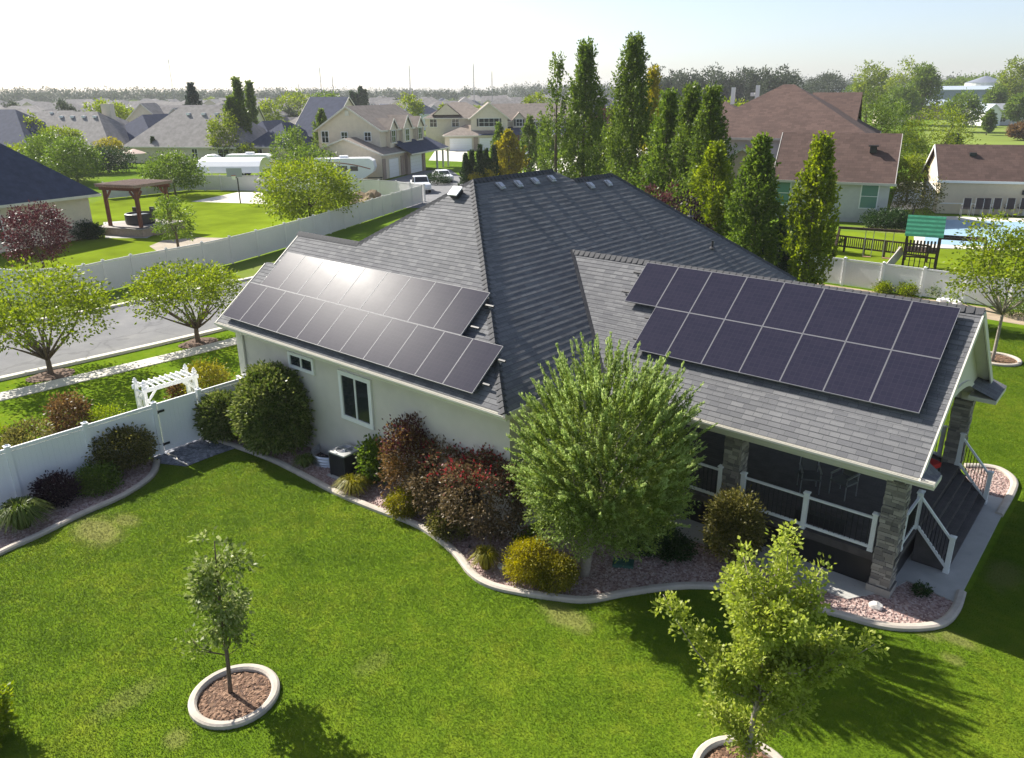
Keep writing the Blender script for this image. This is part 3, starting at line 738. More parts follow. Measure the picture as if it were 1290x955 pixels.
railing([(20.93, 4.55), (20.93, 5.83)], [Z, Z], 2)
railing([(13.4, 10.5), (15.9, 10.5), (18.2, 10.5), (20.4, 10.5)], [Z]*4, 4)
# things on the porch: patio chairs, a red seat, a table
def patio_chair(name, loc, rz, mat, label, group, h=.45):
    r = empty(name, loc, rz, label, 'chair', group); m = MB()
    m.box(-.26, .26, -.25, .25, h-.05, h); m.build('seat', mat, r)
    m = MB(); m.bar((-.2, .27, h+.3), (.2, .27, h+.3), .05, .55); m.build('backrest', mat, r)
    for x in (-.24, .24):
        for y in (-.23, .25):
            m = MB(); m.tube([(x, y, 0), (x*.97, y, h+(.12 if y < 0 else .55))], .016, 6); m.build('leg', M['galv'], r)
        m = MB(); m.bar((x, -.25, h+.17), (x, .27, h+.2), .05, .03); m.build('armrest', M['galv'], r)
    return r
ch = M['galv']
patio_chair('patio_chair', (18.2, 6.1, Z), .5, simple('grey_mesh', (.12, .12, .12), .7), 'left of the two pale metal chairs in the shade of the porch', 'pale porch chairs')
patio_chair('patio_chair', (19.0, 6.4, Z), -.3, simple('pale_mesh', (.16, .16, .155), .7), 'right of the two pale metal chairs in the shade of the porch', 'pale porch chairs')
rc = empty('lounge_chair', (20.35, 8.9, Z), R(70), 'red cushioned chair on the porch beside the far step railing', 'chair')
m = MB(); m.box(-.3, .3, -.3, .3, .34, .48); m.build('seat', M['red'], rc, bevel=.04)
m = MB(); m.bar((0, .28, .46), (0, .48, 1.05), .58, .14, up=(1, 0, 0)); m.build('backrest', M['red'], rc, bevel=.04)
m = MB()
for x in (-.28, .28):
    m.bar((x, -.28, 0), (x, -.28, .6), .04); m.bar((x, .28, 0), (x, .3, .6), .04); m.bar((x, -.3, .6), (x, .32, .6), .05)
m.build('frame', M['dark'], rc)
fp = empty('planter', (19.4, 4.55, Z), 0, 'long dark planter of reddish flowers behind the porch railing', 'planter')
m = MB(); m.box(-.9, .3, -.12, .12, 0, .25); m.build('trough', M['dark'], fp)
# ------------------------------------------------------------------ solar arrays
S_ = .659; PW, PL = 1.06, 1.5427
Vd = Vector((0, math.cos(S_), math.sin(S_))); Nn = Vector((0, -math.sin(S_), math.cos(S_)))
def pvmat():
    m, nt, b = newmat('dark_solar_glass'); L = nt.links
    tc = nt.nodes.new('ShaderNodeTexCoord')
    bk = nd(nt, 'ShaderNodeTexBrick', i_Scale=1.0, i_Mortar_Size=.0035, i_Brick_Width=.128, i_Row_Height=.128); bk.offset = 0
    bk.inputs['Color1'].default_value = (.022, .022, .038, 1); bk.inputs['Color2'].default_value = (.026, .025, .042, 1); bk.inputs['Mortar'].default_value = (.038, .036, .053, 1)
    L.new(tc.outputs['Object'], bk.inputs['Vector']); L.new(bk.outputs[0], b.inputs['Base Color'])
    r = pos_noise(nt, 1.3, 4, .65)
    mr = nd(nt, 'ShaderNodeMapRange'); mr.inputs['To Min'].default_value = .28; mr.inputs['To Max'].default_value = .33; L.new(r, mr.inputs[0]); L.new(mr.outputs[0], b.inputs['Roughness'])
    b.inputs['Specular IOR Level'].default_value = .012
    b.inputs['Coat Weight'].default_value = .15; b.inputs['Coat Roughness'].default_value = .06; b.inputs['Coat IOR'].default_value = 1.4; return m
M['pv'] = pvmat(); M['alu'] = simple('aluminium_frame', (.21, .21, .23), .55, .3, .05)
proto = empty('solar_panel', (0, 0, 0))
m = MB(); w_, l_ = PW/2-.005, PL/2-.005
m.face([(-w_+.008, -l_+.008, .0385), (w_-.008, -l_+.008, .0385), (w_-.012, l_-.012, .0385), (-w_+.012, l_-.012, .0385)])
m.face([(-w_+.012, -l_+.012, .004), (-w_+.012, l_-.012, .004), (w_-.012, l_-.012, .004), (w_-.012, -l_+.012, .004)]); m.build('cell_face', M['pv'], proto)
m = MB(); fw = .010
m.box(-w_, w_, -l_, -l_+fw, 0, .042); m.box(-w_, w_, l_-fw, l_, 0, .042); m.box(-w_, -w_+fw, -l_+fw, l_-fw, 0, .042); m.box(w_-fw, w_, -l_+fw, l_-fw, 0, .042)
m.build('frame', M['alu'], proto)
ordn = ['first', 'second', 'third', 'fourth', 'fifth', 'sixth', 'seventh', 'eighth', 'ninth', 'tenth', 'eleventh']
first = True
def array(org, rows, where, group):
    global first
    for (x0, n, v, rown) in rows:
        for i in range(n):
            o = proto if first else copy_tree(proto); first = False
            c = Vector(org)+Vector((x0+(i+.5)*PW, 0, 0))+Vd*((v+.5)*PL)
            o.location = c-Nn*.04; o.rotation_euler = (S_, 0, 0)
            tag(o, f'{ordn[i]} from left in the {rown} row of solar panels {where}', 'solar panel', group)
LO = tuple(Vector((0, 0, 4.0))+Nn*.06); RO = tuple(Vector((12.3245, 4.6704, 4.3585))+Nn*.06)
array(LO, [(0, 11, 0, 'lower'), (.6023, 9, 1, 'upper')], 'glinting on the main roof', 'solar panels on the main roof')
array(RO, [(1.06, 7, 0, 'lower'), (0, 8, 1, 'upper')], 'on the porch roof', 'solar panels on the porch roof')
def mrail(org, x0, x1, v, label, group):
    r = empty('mounting_rail', (0, 0, 0), 0, label, 'rail', group)
    a = Vector(org)+Vector((x0, 0, 0))+Vd*(v*PL)-Nn*.07; b = Vector(org)+Vector((x1, 0, 0))+Vd*(v*PL)-Nn*.07
    m = MB(); m.bar(a, b, .045, .05, up=Nn); m.build('channel', M['dark'], r)
    n = int((x1-x0)/1.5); m = None
    for k in range(n+1):
        q = a.lerp(b, (k*(x1-x0)/n*.97+.1)/(x1-x0)); m = MB()
        m.bar(q-Nn*.02, q-Nn*.16, .05, .05); m.bar(q-Nn*.155-Vd*.05, q-Nn*.155+Vd*.05, .06, .012, up=Nn); m.build('foot', M['galv'], r)
pos = ['lowest', 'second lowest', 'second highest', 'highest']
for i, (x0, x1, v) in enumerate(((-.05, 11.95, .25), (-.05, 11.95, .75), (.5, 10.5, 1.25), (.5, 10.5, 1.75))):
    mrail(LO, x0, x1, v, f'{pos[i]} dark mounting rail under the panels of the main roof', 'mounting rails of the main roof array')
for i, (x0, x1, v) in enumerate(((.9, 8.5, .25), (.9, 8.5, .75), (-.3, 8.5, 1.25), (-.3, 8.5, 1.75))):
    mrail(RO, x0, x1, v, f'{pos[i]} dark mounting rail under the panels of the porch roof', 'mounting rails of the porch roof array')
# ------------------------------------------------------------------ foliage
def unit(a): return a/np.maximum(np.linalg.norm(a, axis=-1, keepdims=True), 1e-9)
def rdir(n): return unit(rng.normal(size=(n, 3)))
def leafverts(Pn, D, L, W, fold=.25):
    """n leaves as diamonds: base Pn, direction D, length L, width W"""
    n = len(Pn); L = np.broadcast_to(L, n)[:, None]; W = np.broadcast_to(W, n)[:, None]
    S = unit(np.cross(D, rdir(n))); N = np.cross(D, S)
    V = np.empty((n, 4, 3)); mid = Pn+D*L*.45+N*L*.06
    V[:, 0] = Pn; V[:, 1] = mid+S*W*.5; V[:, 2] = Pn+D*L-N*L*.08*fold; V[:, 3] = mid-S*W*.5
    return V.reshape(-1, 3)
def lumpy(d, seed, amp):
    r = np.random.default_rng(seed); s = 0
    for k in range(5):
        a = r.normal(size=3)*(1.5+k*.9); s = s+np.sin(d@a+r.uniform(0, 6.28))/(1+k*.35)
    return 1+amp*s/2
def ellipsoid(n, c, rad, shell=2.2, seed=0, amp=.18, zmin=-1):
    d = rdir(int(n*1.5)); d = d[d[:, 2] > zmin][:n]; r = rng.uniform(0, 1, len(d))**(1/(3*shell))*lumpy(d, seed, amp)
    return np.array(c)+d*r[:, None]*np.array(rad), d
def clumps(centers, outd, per, cr, L, W, droop=0.0, out=.7, flat=.8):
    n = len(centers); off = rng.normal(size=(n, per, 3))*cr*np.array([1, 1, flat]); Pn = (centers[:, None]+off).reshape(-1, 3)
    D = unit(off.reshape(-1, 3)/cr*.6+np.repeat(outd, per, 0)*out+rng.normal(size=(n*per, 3))*.5+np.array([0, 0, -droop]))
    k = len(Pn); return leafverts(Pn, D, L*rng.uniform(.7, 1.25, k), W*rng.uniform(.7, 1.25, k))
def shoots(S, D, ell, k, L, W, splay=.9, up=0.0, thick=.0):
    """leafy shoots: k leaves along each"""
    n = len(S); t = rng.uniform(.05, 1.0, (n, k)); ell = np.broadcast_to(ell, n)
    Pn = (S[:, None]+D[:, None]*(t*ell[:, None])[..., None]); 
    if thick: Pn = Pn+rng.normal(size=Pn.shape)*thick
    Dl = unit(np.repeat(D, k, 0)*.75+rdir(n*k)*splay+np.array([0, 0, up])); q = n*k
    return leafverts(Pn.reshape(-1, 3), Dl, L*rng.uniform(.65, 1.2, q), W*rng.uniform(.7, 1.2, q))
def wood(mb, p0, p1, r0, r1, bend=.12, n=5, sides=7):
    p0 = np.array(p0, float); p1 = np.array(p1, float); b = rng.normal(size=3)*np.linalg.norm(p1-p0)*bend; b[2] *= .3
    ts = np.linspace(0, 1, n+1); mb.tube([p0+(p1-p0)*t+b*math.sin(math.pi*t) for t in ts], [r0+(r1-r0)*t for t in ts], sides, cap=True)
def tree(name, loc, label, cat, crownV, crownmat, trunkmb, barkmat, group=None, rz=0, scale=None):
    r = empty(name, (*loc, 0) if len(loc) == 2 else loc, rz, label, cat, group)
    if trunkmb is not None: trunkmb.build('trunk', barkmat, r, smooth=True)
    np_mesh('crown' if trunkmb is not None else 'foliage', crownV, 4, crownmat, r)
    if scale: r.scale = (scale,)*3
    return r
LM = {}
LM['willow'] = leafmat('willow_leaf', (.08, .125, .02), (.175, .235, .042), (.30, .36, .11), .38)
LM['willowtip'] = leafmat('young_willow_leaf', (.16, .24, .05), (.30, .39, .12), (.50, .57, .26), .4)
LM['maple'] = leafmat('maple_leaf', (.17, .225, .03), (.29, .345, .055), (.44, .48, .12), .5)
LM['young'] = leafmat('silver_backed_leaf', (.08, .125, .02), (.165, .22, .045), (.36, .39, .18), .4)
LM['street'] = leafmat('street_tree_leaf', (.075, .12, .010), (.16, .21, .018), (.27, .31, .04), .5)
LM['mid'] = leafmat('mid_green_leaf', (.055, .10, .014), (.115, .175, .025), (.20, .265, .045), .42)
LM['lime'] = leafmat('lime_leaf', (.09, .13, .012), (.17, .22, .02), (.29, .33, .04), .5)
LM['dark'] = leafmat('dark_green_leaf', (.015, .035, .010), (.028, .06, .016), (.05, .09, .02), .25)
LM['poplar'] = leafmat('poplar_leaf', (.05, .085, .014), (.10, .15, .025), (.19, .25, .04), .42)
LM['yellow'] = leafmat('golden_leaf', (.16, .16, .012), (.28, .25, .02), (.40, .34, .04), .45)
LM['maroon'] = leafmat('maroon_leaf', (.035, .010, .014), (.075, .022, .028), (.13, .05, .055), .35)
LM['purple'] = leafmat('dark_purple_leaf', (.010, .006, .010), (.024, .010, .018), (.05, .022, .03), .2)
LM['olive'] = leafmat('olive_shrub_leaf', (.055, .06, .015), (.13, .125, .03), (.27, .235, .075), .35)
LM['bronze'] = leafmat('bronze_shrub_leaf', (.06, .034, .016), (.135, .075, .03), (.23, .15, .06), .35)
LM['ninebark'] = leafmat('dark_ninebark_leaf', (.05, .04, .02), (.125, .09, .045), (.25, .18, .10), .25)
LM['redtip'] = leafmat('crimson_leaf', (.14, .016, .022), (.26, .035, .042), (.38, .075, .075), .35)
LM['box'] = leafmat('laurel_leaf', (.045, .075, .015), (.12, .16, .03), (.30, .32, .11), .3, .4)
LM['grassy'] = leafmat('ornamental_grass_leaf', (.06, .10, .02), (.12, .17, .03), (.24, .27, .08), .4)
LM['golden'] = leafmat('golden_shrub_leaf', (.10, .11, .012), (.20, .19, .02), (.32, .28, .04), .4)
LM['haze'] = leafmat('haze_tinted_leaf', (.035, .055, .032), (.06, .08, .045), (.09, .105, .06), .3, .9)  # bluish distance haze is painted into these leaf colours
LM['needle'] = leafmat('blue_needle', (.02, .035, .025), (.04, .06, .04), (.07, .10, .07), .2)

# ---- globe willow by the porch
def willow():
    c = np.array((.22, .4, 3.15)); n = 950
    d = rdir(2000); d = d[d[:, 2] > -.97][:n]; n = len(d)
    rad = np.array((1.95, 1.95, 2.2)); lm = lumpy(d, 5, .10)
    rr = rng.uniform(.5, .86, n)**.7*lm
    S = c+d*rr[:, None]*rad
    D = unit(d*np.array((.85, .85, .6))+np.array((0, 0, .8))+rng.normal(size=(n, 3))*.12)
    ell = rng.uniform(.55, 1.0, n)
    V = [shoots(S, D, ell*.68, 62, .09, .034, .55, .1, .016)]; S2 = S+D*(ell*.62)[:, None]; T = shoots(S2, D, ell*.42, 44, .085, .032, .45, .2, .012)
    d2 = rdir(900); d2[:, 2] = -abs(d2[:, 2])*1.0-.1; d2 = unit(d2); S2 = c+d2*rng.uniform(.45, .97, (900, 1))*rad
    V.append(shoots(S2, unit(d2+np.array((0, 0, -.1))+rng.normal(size=(900, 3))*.3), .5, 36, .085, .03, .8, 0, .05))
    C3, d3 = ellipsoid(200, c, rad*.62, 1.5, 77, .1); V.append(clumps(C3, d3, 34, .16, .09, .04, 0, .6))
    m = MB()
    top = np.array((.05, .1, 1.5)); wood(m, (0, 0, -.05), top, .15, .12, .03)
    for k in range(9):
        a = k*2.4; q = c+np.array((math.cos(a)*1.5, math.sin(a)*1.5, rng.uniform(-.7, 1.5)))*rng.uniform(.5, .8)
        wood(m, top-np.array((0, 0, rng.uniform(0, .4))), q, .035, .006, .08)
    return np.concatenate(V), m, T
V, m, T = willow()
wt = tree('globe_willow', P(735, 724), 'big round willow with upright leafy shoots in the gravel bed before the porch', 'tree', V, LM['willow'], m, M['bark_lt'])
np_mesh('leaves', T, 4, LM['willowtip'], wt)
# ---- bright maple at the bottom
def maple():
    m = MB(); V = []
    wood(m, (0, 0, -.05), (.05, .1, 1.9), .055, .04, .02); wood(m, (.05, .1, 1.9), (.1, .15, 4.2), .04, .012, .04)
    br = []
    for k in range(30):
        z = rng.uniform(.35, 3.3); a = k*2.4+rng.uniform(-.3, .3); el = rng.uniform(.6, 1.15)
        Lb = (1.65-.33*abs(z-1.8))*rng.uniform(.5, 1.0)
        p0 = np.array((.05, .1, z)); d = np.array((math.cos(a)*math.cos(el), math.sin(a)*math.cos(el), math.sin(el))); br.append((p0, d, Lb))
    for tx, ty, tz in ((-1.5, -.5, 3.35), (1.5, .7, 3.15), (.2, .1, 4.75), (-.4, -.1, 4.4), (.65, .45, 4.3), (-.75, .4, 3.7)):
        p0 = np.array((.05, .1, 1.5)); d = np.array((tx, ty, tz))-p0; br.append((p0, d/np.linalg.norm(d), np.linalg.norm(d)))
    for p0, d, Lb in br:
        wood(m, p0, p0+d*Lb, .022, .006, .05, 5, 5)
        nc = int(Lb*17); t = rng.uniform(.22, 1.02, nc)
        C = p0+d*(t*Lb)[:, None]+rng.normal(size=(nc, 3))*.075
        V.append(clumps(C, np.tile(unit(d+np.array((0, 0, .2))), (nc, 1)), 30, .07, .075, .055, .15, .6))
    return np.concatenate(V), m
V, m = maple()
tree('maple_tree', (MX, MY), 'bright yellow-green young maple with open upright limbs at the bottom of the lawn', 'tree', V, LM['maple'], m, M['bark_lt'])
# ---- slim young tree in its ring
def young():
    m = MB(); wood(m, (0, 0, -.05), (-.05, .1, 1.5), .045, .035, .02); wood(m, (-.05, .1, 1.5), (-.15, .25, 3.3), .035, .01, .03)
    V = []
    C, d = ellipsoid(66, (-.12, .2, 2.25), (.5, .5, 1.2), 1.3, 9, .42)
    for q in C[:18]: wood(m, (-.08, .15, max(.95, q[2]-.6)), q, .012, .004, .08, 4, 5)
    V.append(clumps(C, d, 44, .085, .10, .07, .1))
    C2 = np.array([(-.55, -.35, 1.0), (-.35, -.2, .95), (-.6, -.3, 1.2), (.35, .3, 1.25)]); V.append(clumps(C2, rdir(4), 26, .1, .10, .06))
    for q in C2: wood(m, (-.03, .08, .85), q, .01, .004, .05, 4, 5)
    return np.concatenate(V), m
V, m = young()
tree('young_tree', P(290, 873), 'slim young tree with silvery leaves standing alone in the middle of the back lawn', 'tree', V, LM['young'], m, M['bark'])
# ---- street trees
def vase(seed, rx, h, z0, per=26, L=.15, W=.08, nc=230, amp=.22, zc=.62, fk=.5, lr=.065):
    rs = np.random.default_rng(seed); m = MB(); fork = np.array((0, 0, z0*fk)); wood(m, (0, 0, -.05), fork, lr*1.85, lr*1.5, .05)
    C, d = ellipsoid(nc, (0, 0, h*zc), (rx, rx, h*(1-zc)), 1.3, seed, amp, -.55)
    C[:, 2] += .12*np.abs(C[:, 0])*0
    for q in C[::max(1, nc//16)]: wood(m, fork-np.array((0, 0, .1)), q*np.array((.9, .9, .97)), lr, .008, .08, 5, 6)
    return clumps(C, d, per, .21*rx/2.4, L, W, .1, .5, .55), m
V, m = vase(11, 2.75, 4.3, 1.5, 30, .16, .09, 280)
tree('street_tree', P(64, 471), 'spreading street tree with a forked trunk at the left edge, its shade across the sidewalk', 'tree', V, LM['street'], m, M['bark'])
V, m = vase(12, 2.4, 3.75, 1.5, 30, .15, .085, 250)
tree('street_tree', P(250, 430), 'spreading street tree with a forked trunk beside the corner of the house', 'tree', V, LM['street'], m, M['bark'])
for (u, v) in ((64, 473), (250, 432)):
    x, y = P(u, v); t = np.linspace(0, 6.28, 24)
    sheet('mulch_patch', [(x+.75*math.cos(a)*(1+.15*math.sin(3*a)), y+.95*math.sin(a)) for a in t[:-1]], .01, mulchbed)
# ---- young tree beyond the porch
V, m = vase(13, 2.1, 6.2, 2.2, 26, .16, .08, 270, .3, .66, 1.0, .04)
tree('lawn_tree', P(1250, 455), 'thin-trunked tree in a ring on the lawn right of the porch gable', 'tree', V, LM['street'], m, M['bark_lt'])
# ---- shrubs
def shrub(loc, rx, h, mat, label, L=.07, W=.04, nc=120, per=26, cr=.09, name='shrub', amp=.15, cat='shrub', group=None, ry=None, stem=True, shell=2.5, tip=None, droop=0, zc=.5, out=.7):
    nc = int(nc*1.7); per = int(per*1.1); L *= 1.08; W *= 1.12
    C, d = ellipsoid(nc, (0, 0, h*zc), (rx, ry or rx, h*(1-zc)), shell, rng.integers(1e6), amp, -.75)
    C[:, 2] = np.maximum(C[:, 2], .05); V = clumps(C, d, per, cr, L, W, droop, out)
    V[:, 2] = np.maximum(V[:, 2], .01)
    r = empty(name, (*loc, 0), rng.uniform(-.2, .2), label, cat, group)
    m = MB()
    for q in C[::max(1, nc//10)]: wood(m, rng.normal(size=3)*np.array((.06, .06, 0)), q, .012, .005, .1, 3, 5)
    m.build('stem', M['bark'], r); np_mesh('foliage', V, 4, mat, r)
    if tip is not None:
        k = (C[:, 2] > h*.66); T = C[k][:tip[1]]; np_mesh('leaves', clumps(T+np.array((0, 0, .05)), d[k][:tip[1]], 22, cr*1.1, L, W), 4, tip[0], r)
    return r
def tuft(loc, r, h, mat, label, n=420, w=.014, group=None):
    a = rng.uniform(0, 6.28, n); lean = rng.uniform(.05, 1.0, n)**.8; L = h*rng.uniform(.75, 1.2, n)
    o = np.stack([np.cos(a), np.sin(a), 0*a], -1); b = o*rng.uniform(0, r*.25, n)[:, None]
    m1 = b+o*(lean*r*.5)[:, None]+np.array((0, 0, 1))*(L*.75)[:, None]; tp = b+o*(lean*r*1.05)[:, None]+np.array((0, 0, 1))*(L*(1.0-.65*lean))[:, None]
    s = np.stack([-np.sin(a), np.cos(a), 0*a], -1)*w
    V = np.empty((n, 2, 4, 3)); V[:, 0] = np.stack([b-s*.6, b+s*.6, m1+s, m1-s], 1); V[:, 1] = np.stack([m1-s, m1+s, tp+s*.15, tp-s*.15], 1)
    e = tag(np_mesh('grass_clump', V.reshape(-1, 3), 4, mat), label, 'ornamental grass', group); e.location = (*loc, 0); return e
# along the white fence
tuft(P(30, 664), .72, .85, LM['grassy'], 'spiky green grass clump against the white fence at the left edge', 900, .016)
shrub(P(75, 634), .48, .85, LM['purple'], 'dark purple shrub between the grass clump and a green shrub on the fence', .07, .04, 90, 26, .10)
shrub(P(125, 616), .52, .62, LM['mid'], 'low mid-green shrub with white flowers in front of the large olive bush', .08, .045, 90, 24, .10)
shrub(P(156, 590), .80, 1.35, LM['olive'], 'large rounded olive and bronze bush against the white fence left of the gate', .085, .05, 190, 26, .11)
# beyond the fence
shrub(at(95, 560, 0, -1.6)[:2], .55, 2.25, LM['bronze'], 'upright reddish-brown shrub rising behind the white fence', .09, .05, 120, 24, .12)
shrub(at(40, 578, 0, -1.2)[:2], .75, 1.7, LM['olive'], 'low spreading olive shrub behind the left end of the white fence', .09, .05, 110, 24, .14)
shrub(at(12, 590, 0, -2.2)[:2], .5, 1.5, LM['lime'], 'yellow-green shrub at the left edge behind the white fence', .08, .045, 80, 24, .12)
shrub(at(140, 560, 0, -1.0)[:2], .6, 1.55, LM['lime'], 'pale yellow-green shrub behind the white fence beside the bronze one', .08, .04, 80, 22, .12)
shrub(P(262, 500), .85, 1.3, LM['golden'], 'golden-green shrub between the arbor and the house corner', .09, .05, 120, 24, .14)
shrub(P(230, 505), .4, .8, LM['bronze'], 'small bronze shrub inside the far side of the white arbor', .08, .045, 50, 22, .1)
# by the house wall
shrub(P(350, 566), 1.25, 2.75, LM['box'], 'tallest clipped laurel bush against the house wall near the gate', .12, .07, 560, 26, .12, shell=5, amp=.09, ry=1.05, zc=.48)
shrub(P(284, 553), .62, 1.6, LM['box'], 'smaller clipped laurel bush between the gate and the tall one', .11, .065, 220, 26, .11, shell=5, amp=.08)
tuft(P(385, 588), .42, .45, LM['grassy'], 'small green grass clump at the edging beside the window well', 260, .012)
shrub(P(480, 606), .5, 1.35, LM['mid'], 'fresh green broad-leaved shrub right of the air conditioner', .10, .07, 95, 22, .11)
tuft(P(446, 620), .58, .55, LM['golden'], 'mounded yellow-green grass clump on the edging below the air conditioner', 480, .014)
shrub(P(511, 647), .42, .72, LM['golden'], 'small round golden shrub alone on the pale gravel', .06, .035, 130, 24, .07, shell=4)
shrub(P(522, 632), .75, 2.5, LM['bronze'], 'tall loose red-brown shrub against the wall right of the window', .085, .05, 130, 24, .13, amp=.3, tip=(LM['maroon'], 60))
shrub(P(567, 650), 1.0, 2.1, LM['ninebark'], 'dark bronze shrub with crimson leaf tips in the middle of the house bed', .085, .05, 170, 24, .12, amp=.2, tip=(LM['redtip'], 26))
shrub(P(617, 672), 1.12, 2.45, LM['ninebark'], 'large dark ninebark with crimson tips beside the willow', .085, .05, 230, 26, .12, amp=.16, tip=(LM['redtip'], 48))
shrub(P(566, 676), .45, .9, LM['olive'], 'small olive shrub at the foot of the dark crimson-tipped bushes', .07, .04, 90, 24, .09)
tuft(P(612, 716), .42, .62, LM['golden'], 'yellow-green grass clump left of the golden hedge under the willow', 420, .012)
shrub(P(667, 730), .5, .95, LM['yellow'], 'left of the two golden clipped shrubs under the willow', .05, .03, 170, 28, .08, shell=5)
shrub(P(697, 738), .45, .72, LM['golden'], 'right of the two golden clipped shrubs under the willow', .05, .03, 150, 28, .08, shell=5)
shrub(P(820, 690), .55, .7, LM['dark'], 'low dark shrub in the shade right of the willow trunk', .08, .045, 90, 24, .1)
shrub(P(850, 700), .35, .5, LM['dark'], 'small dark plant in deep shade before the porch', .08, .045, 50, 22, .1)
shrub(P(920, 706), .62, 1.9, LM['olive'], 'upright olive shrub in front of the porch railing', .08, .04, 170, 26, .11)
shrub(P(1160, 748), .16, .22, LM['dark'], 'tiny dark plant in the gravel corner by the steps', .05, .03, 22, 18, .05)
shrub(P(-20, 935), .42, 1.2, LM['lime'], 'yellow-leaved shrub cut by the bottom left edge of the lawn', .09, .055, 70, 22, .1)
# ------------------------------------------------------------------ fences
def vinyl_fence(pts, h, label, mat, step=2.4, cat='fence', group=None, z=0, posts=True):
    """panels between posts along a polyline"""
    r = empty('vinyl_fence', (*pts[0], 0), 0, label, cat, group); o0 = Vector((*pts[0], 0))
    run = []
    for i in range(len(pts)-1):
        a, b = Vector((*pts[i], 0)), Vector((*pts[i+1], 0)); n = max(1, round((b-a).length/step))
        run += [a.lerp(b, k/n) for k in range(n)]
    run.append(Vector((*pts[-1], 0)))
    for i, p in enumerate(run):
        q = p-o0; m = MB(); m.box(q.x-.065, q.x+.065, q.y-.065, q.y+.065, 0, h+.05); m.box(q.x-.085, q.x+.085, q.y-.085, q.y+.085, h+.05, h+.08)
        m.lathe([(.08, h+.08), (.01, h+.13)], (q.x, q.y, 0), 4)
        if posts: m.build('post', mat, r)
    for i in range(len(run)-1):
        a, b = run[i]-o0, run[i+1]-o0; d = (b-a).normalized(); a = a+d*.06; b = b-d*.06; m = MB(); Z = Vector((0, 0, 1))
        m.bar(a+Z*.12, b+Z*.12, .05, .14); m.bar(a+Z*(h-.05), b+Z*(h-.05), .05, .1); 
        m.bar(a+Z*(h*.5+.03), b+Z*(h*.5+.03), .012, h-.3)
        n = max(2, int((b-a).length/.15))
        for k in range(n):
            s0 = a.lerp(b, k/n)+d*.003; s1 = a.lerp(b, (k+1)/n)-d*.003
            m.bar(s0+Z*(h*.5+.03), s1+Z*(h*.5+.03), .022, h-.3)
        m.build('fence_panel', mat, r)
    return r
g0 = -1.52; g1 = -2.92
vinyl_fence([(.3, -11.5), (.3, g1-.08)], 1.78, 'tall white vinyl fence along the shrub bed left of the gate', M['white'])
vinyl_fence([(.3, g0+.08), (.3, .33)], 1.78, 'short white vinyl fence section between the gate and the house', M['white'])
gt = empty('garden_gate', (.3, g1, 0), 0, 'white vinyl garden gate with black hinges between the two fence runs', 'gate')
m = MB(); L = g0-g1; m.box(-.03, .03, .03, L-.03, .1, .22); m.box(-.03, .03, .03, L-.03, 1.66, 1.78); m.box(-.03, .03, .03, .13, .22, 1.66); m.box(-.03, .03, L-.13, L-.03, .22, 1.66); m.build('gate_frame', M['white'], gt)
m = MB()
for k in range(8): y = .133+k*(L-.266)/8; m.box(-.011, .011, y, y+(L-.266)/8-.004, .223, 1.657)
m.box(-.006, .006, .132, L-.132, .222, 1.658); m.build('gate_panel', M['white'], gt)
for z in (.35, 1.5):
    m = MB(); m.box(.032, .06, -.03, .22, z-.035, z+.035); m.tube([(.05, 0, z-.06), (.05, 0, z+.06)], .022, 8); m.build('hinge', M['black'], gt)
m = MB(); m.box(.032, .06, L-.2, L+.04, 1.16, 1.24); m.box(.06, .1, L-.08, L-.02, 1.1, 1.3); m.build('latch', M['black'], gt)
m = MB(); m.tube([(.5, -2.9, .05), (.9, -2.82, .05), (1.25, -2.95, .04), (1.75, -2.9, .05)], .022, 6)
tag(m.build('garden_hose', simple('pale_hose', (.55, .5, .42), .6)), 'pale hose lying on the slate chips in front of the gate', 'hose')
FF = smooth_path([(-24.0, 4.9), (-24.7, 8), (-25.2, 13), (-26.6, 18), (-29.3, 25), (-33.6, 34.8), (-38.3, 45.6)], 2)
vinyl_fence([(-29.5, .6), (-25.2, 2.1)] + [(-24.0, 4.9)] + FF[1:], 1.85, 'long pale vinyl fence curving along the far side of the street', M['vinyl_far'], 2.5)
vinyl_fence([P(133, 251), P(185, 246), P(238, 240), P(300, 240.5), P(370, 242), P(437, 245), P(500, 249.5), (-38.5, 46.2)], 1.85, 'pale vinyl fence at the back of the neighbour lawn behind the basketball hoop', M['vinyl_far'], 2.5)
vinyl_fence([(-8, 34.9), (3, 34.85), (9.6, 34.8), (18.4, 34.7), (30, 34.6)], 1.62, 'white vinyl fence beyond the porch roof in front of the playset', M['white'], 2.45)
# planting strip at the right fence
sheet('garden_bed', [(8, 34.5), (30, 34.3), (30, 32.2), (22, 31.6), (8, 32.6)], -.002, M['soil'])
for i, (u, v, s) in enumerate(((1143, 372, .45), (1180, 374, .55), (1205, 378, .5), (1230, 380, .6), (1112, 369, .35), (1275, 398, .7))):
    shrub(P(u, v), s, s*1.3, LM['mid'] if i % 2 else LM['lime'], f'{["first","second","third","fourth","farthest left","large dark"][i]} low green plant in the soil strip along the right fence', .1, .06, 40, 18, .13, group='plants along the right fence')
bg_ = empty('plastic_bags', (*P(1196, 382), 0), 0, 'crumpled white sacks lying in the soil strip by the right fence', 'sack')
for k in range(3):
    m = bmesh.new(); bmesh.ops.create_icosphere(m, subdivisions=2, radius=.32)
    for vv in m.verts: vv.co = Vector((vv.co.x*1.2, vv.co.y, max(0, vv.co.z+.12)))*(1+random.uniform(-.18, .18))
    me = bpy.data.meshes.new('sack'); m.to_mesh(me); m.free(); me.materials.append(M['white']); o = bpy.data.objects.new('sack', me); COL.objects.link(o); o.parent = bg_; o.location = (-.4+k*.4, .2*(k % 2), 0); o.scale = (.65, .65, .6)

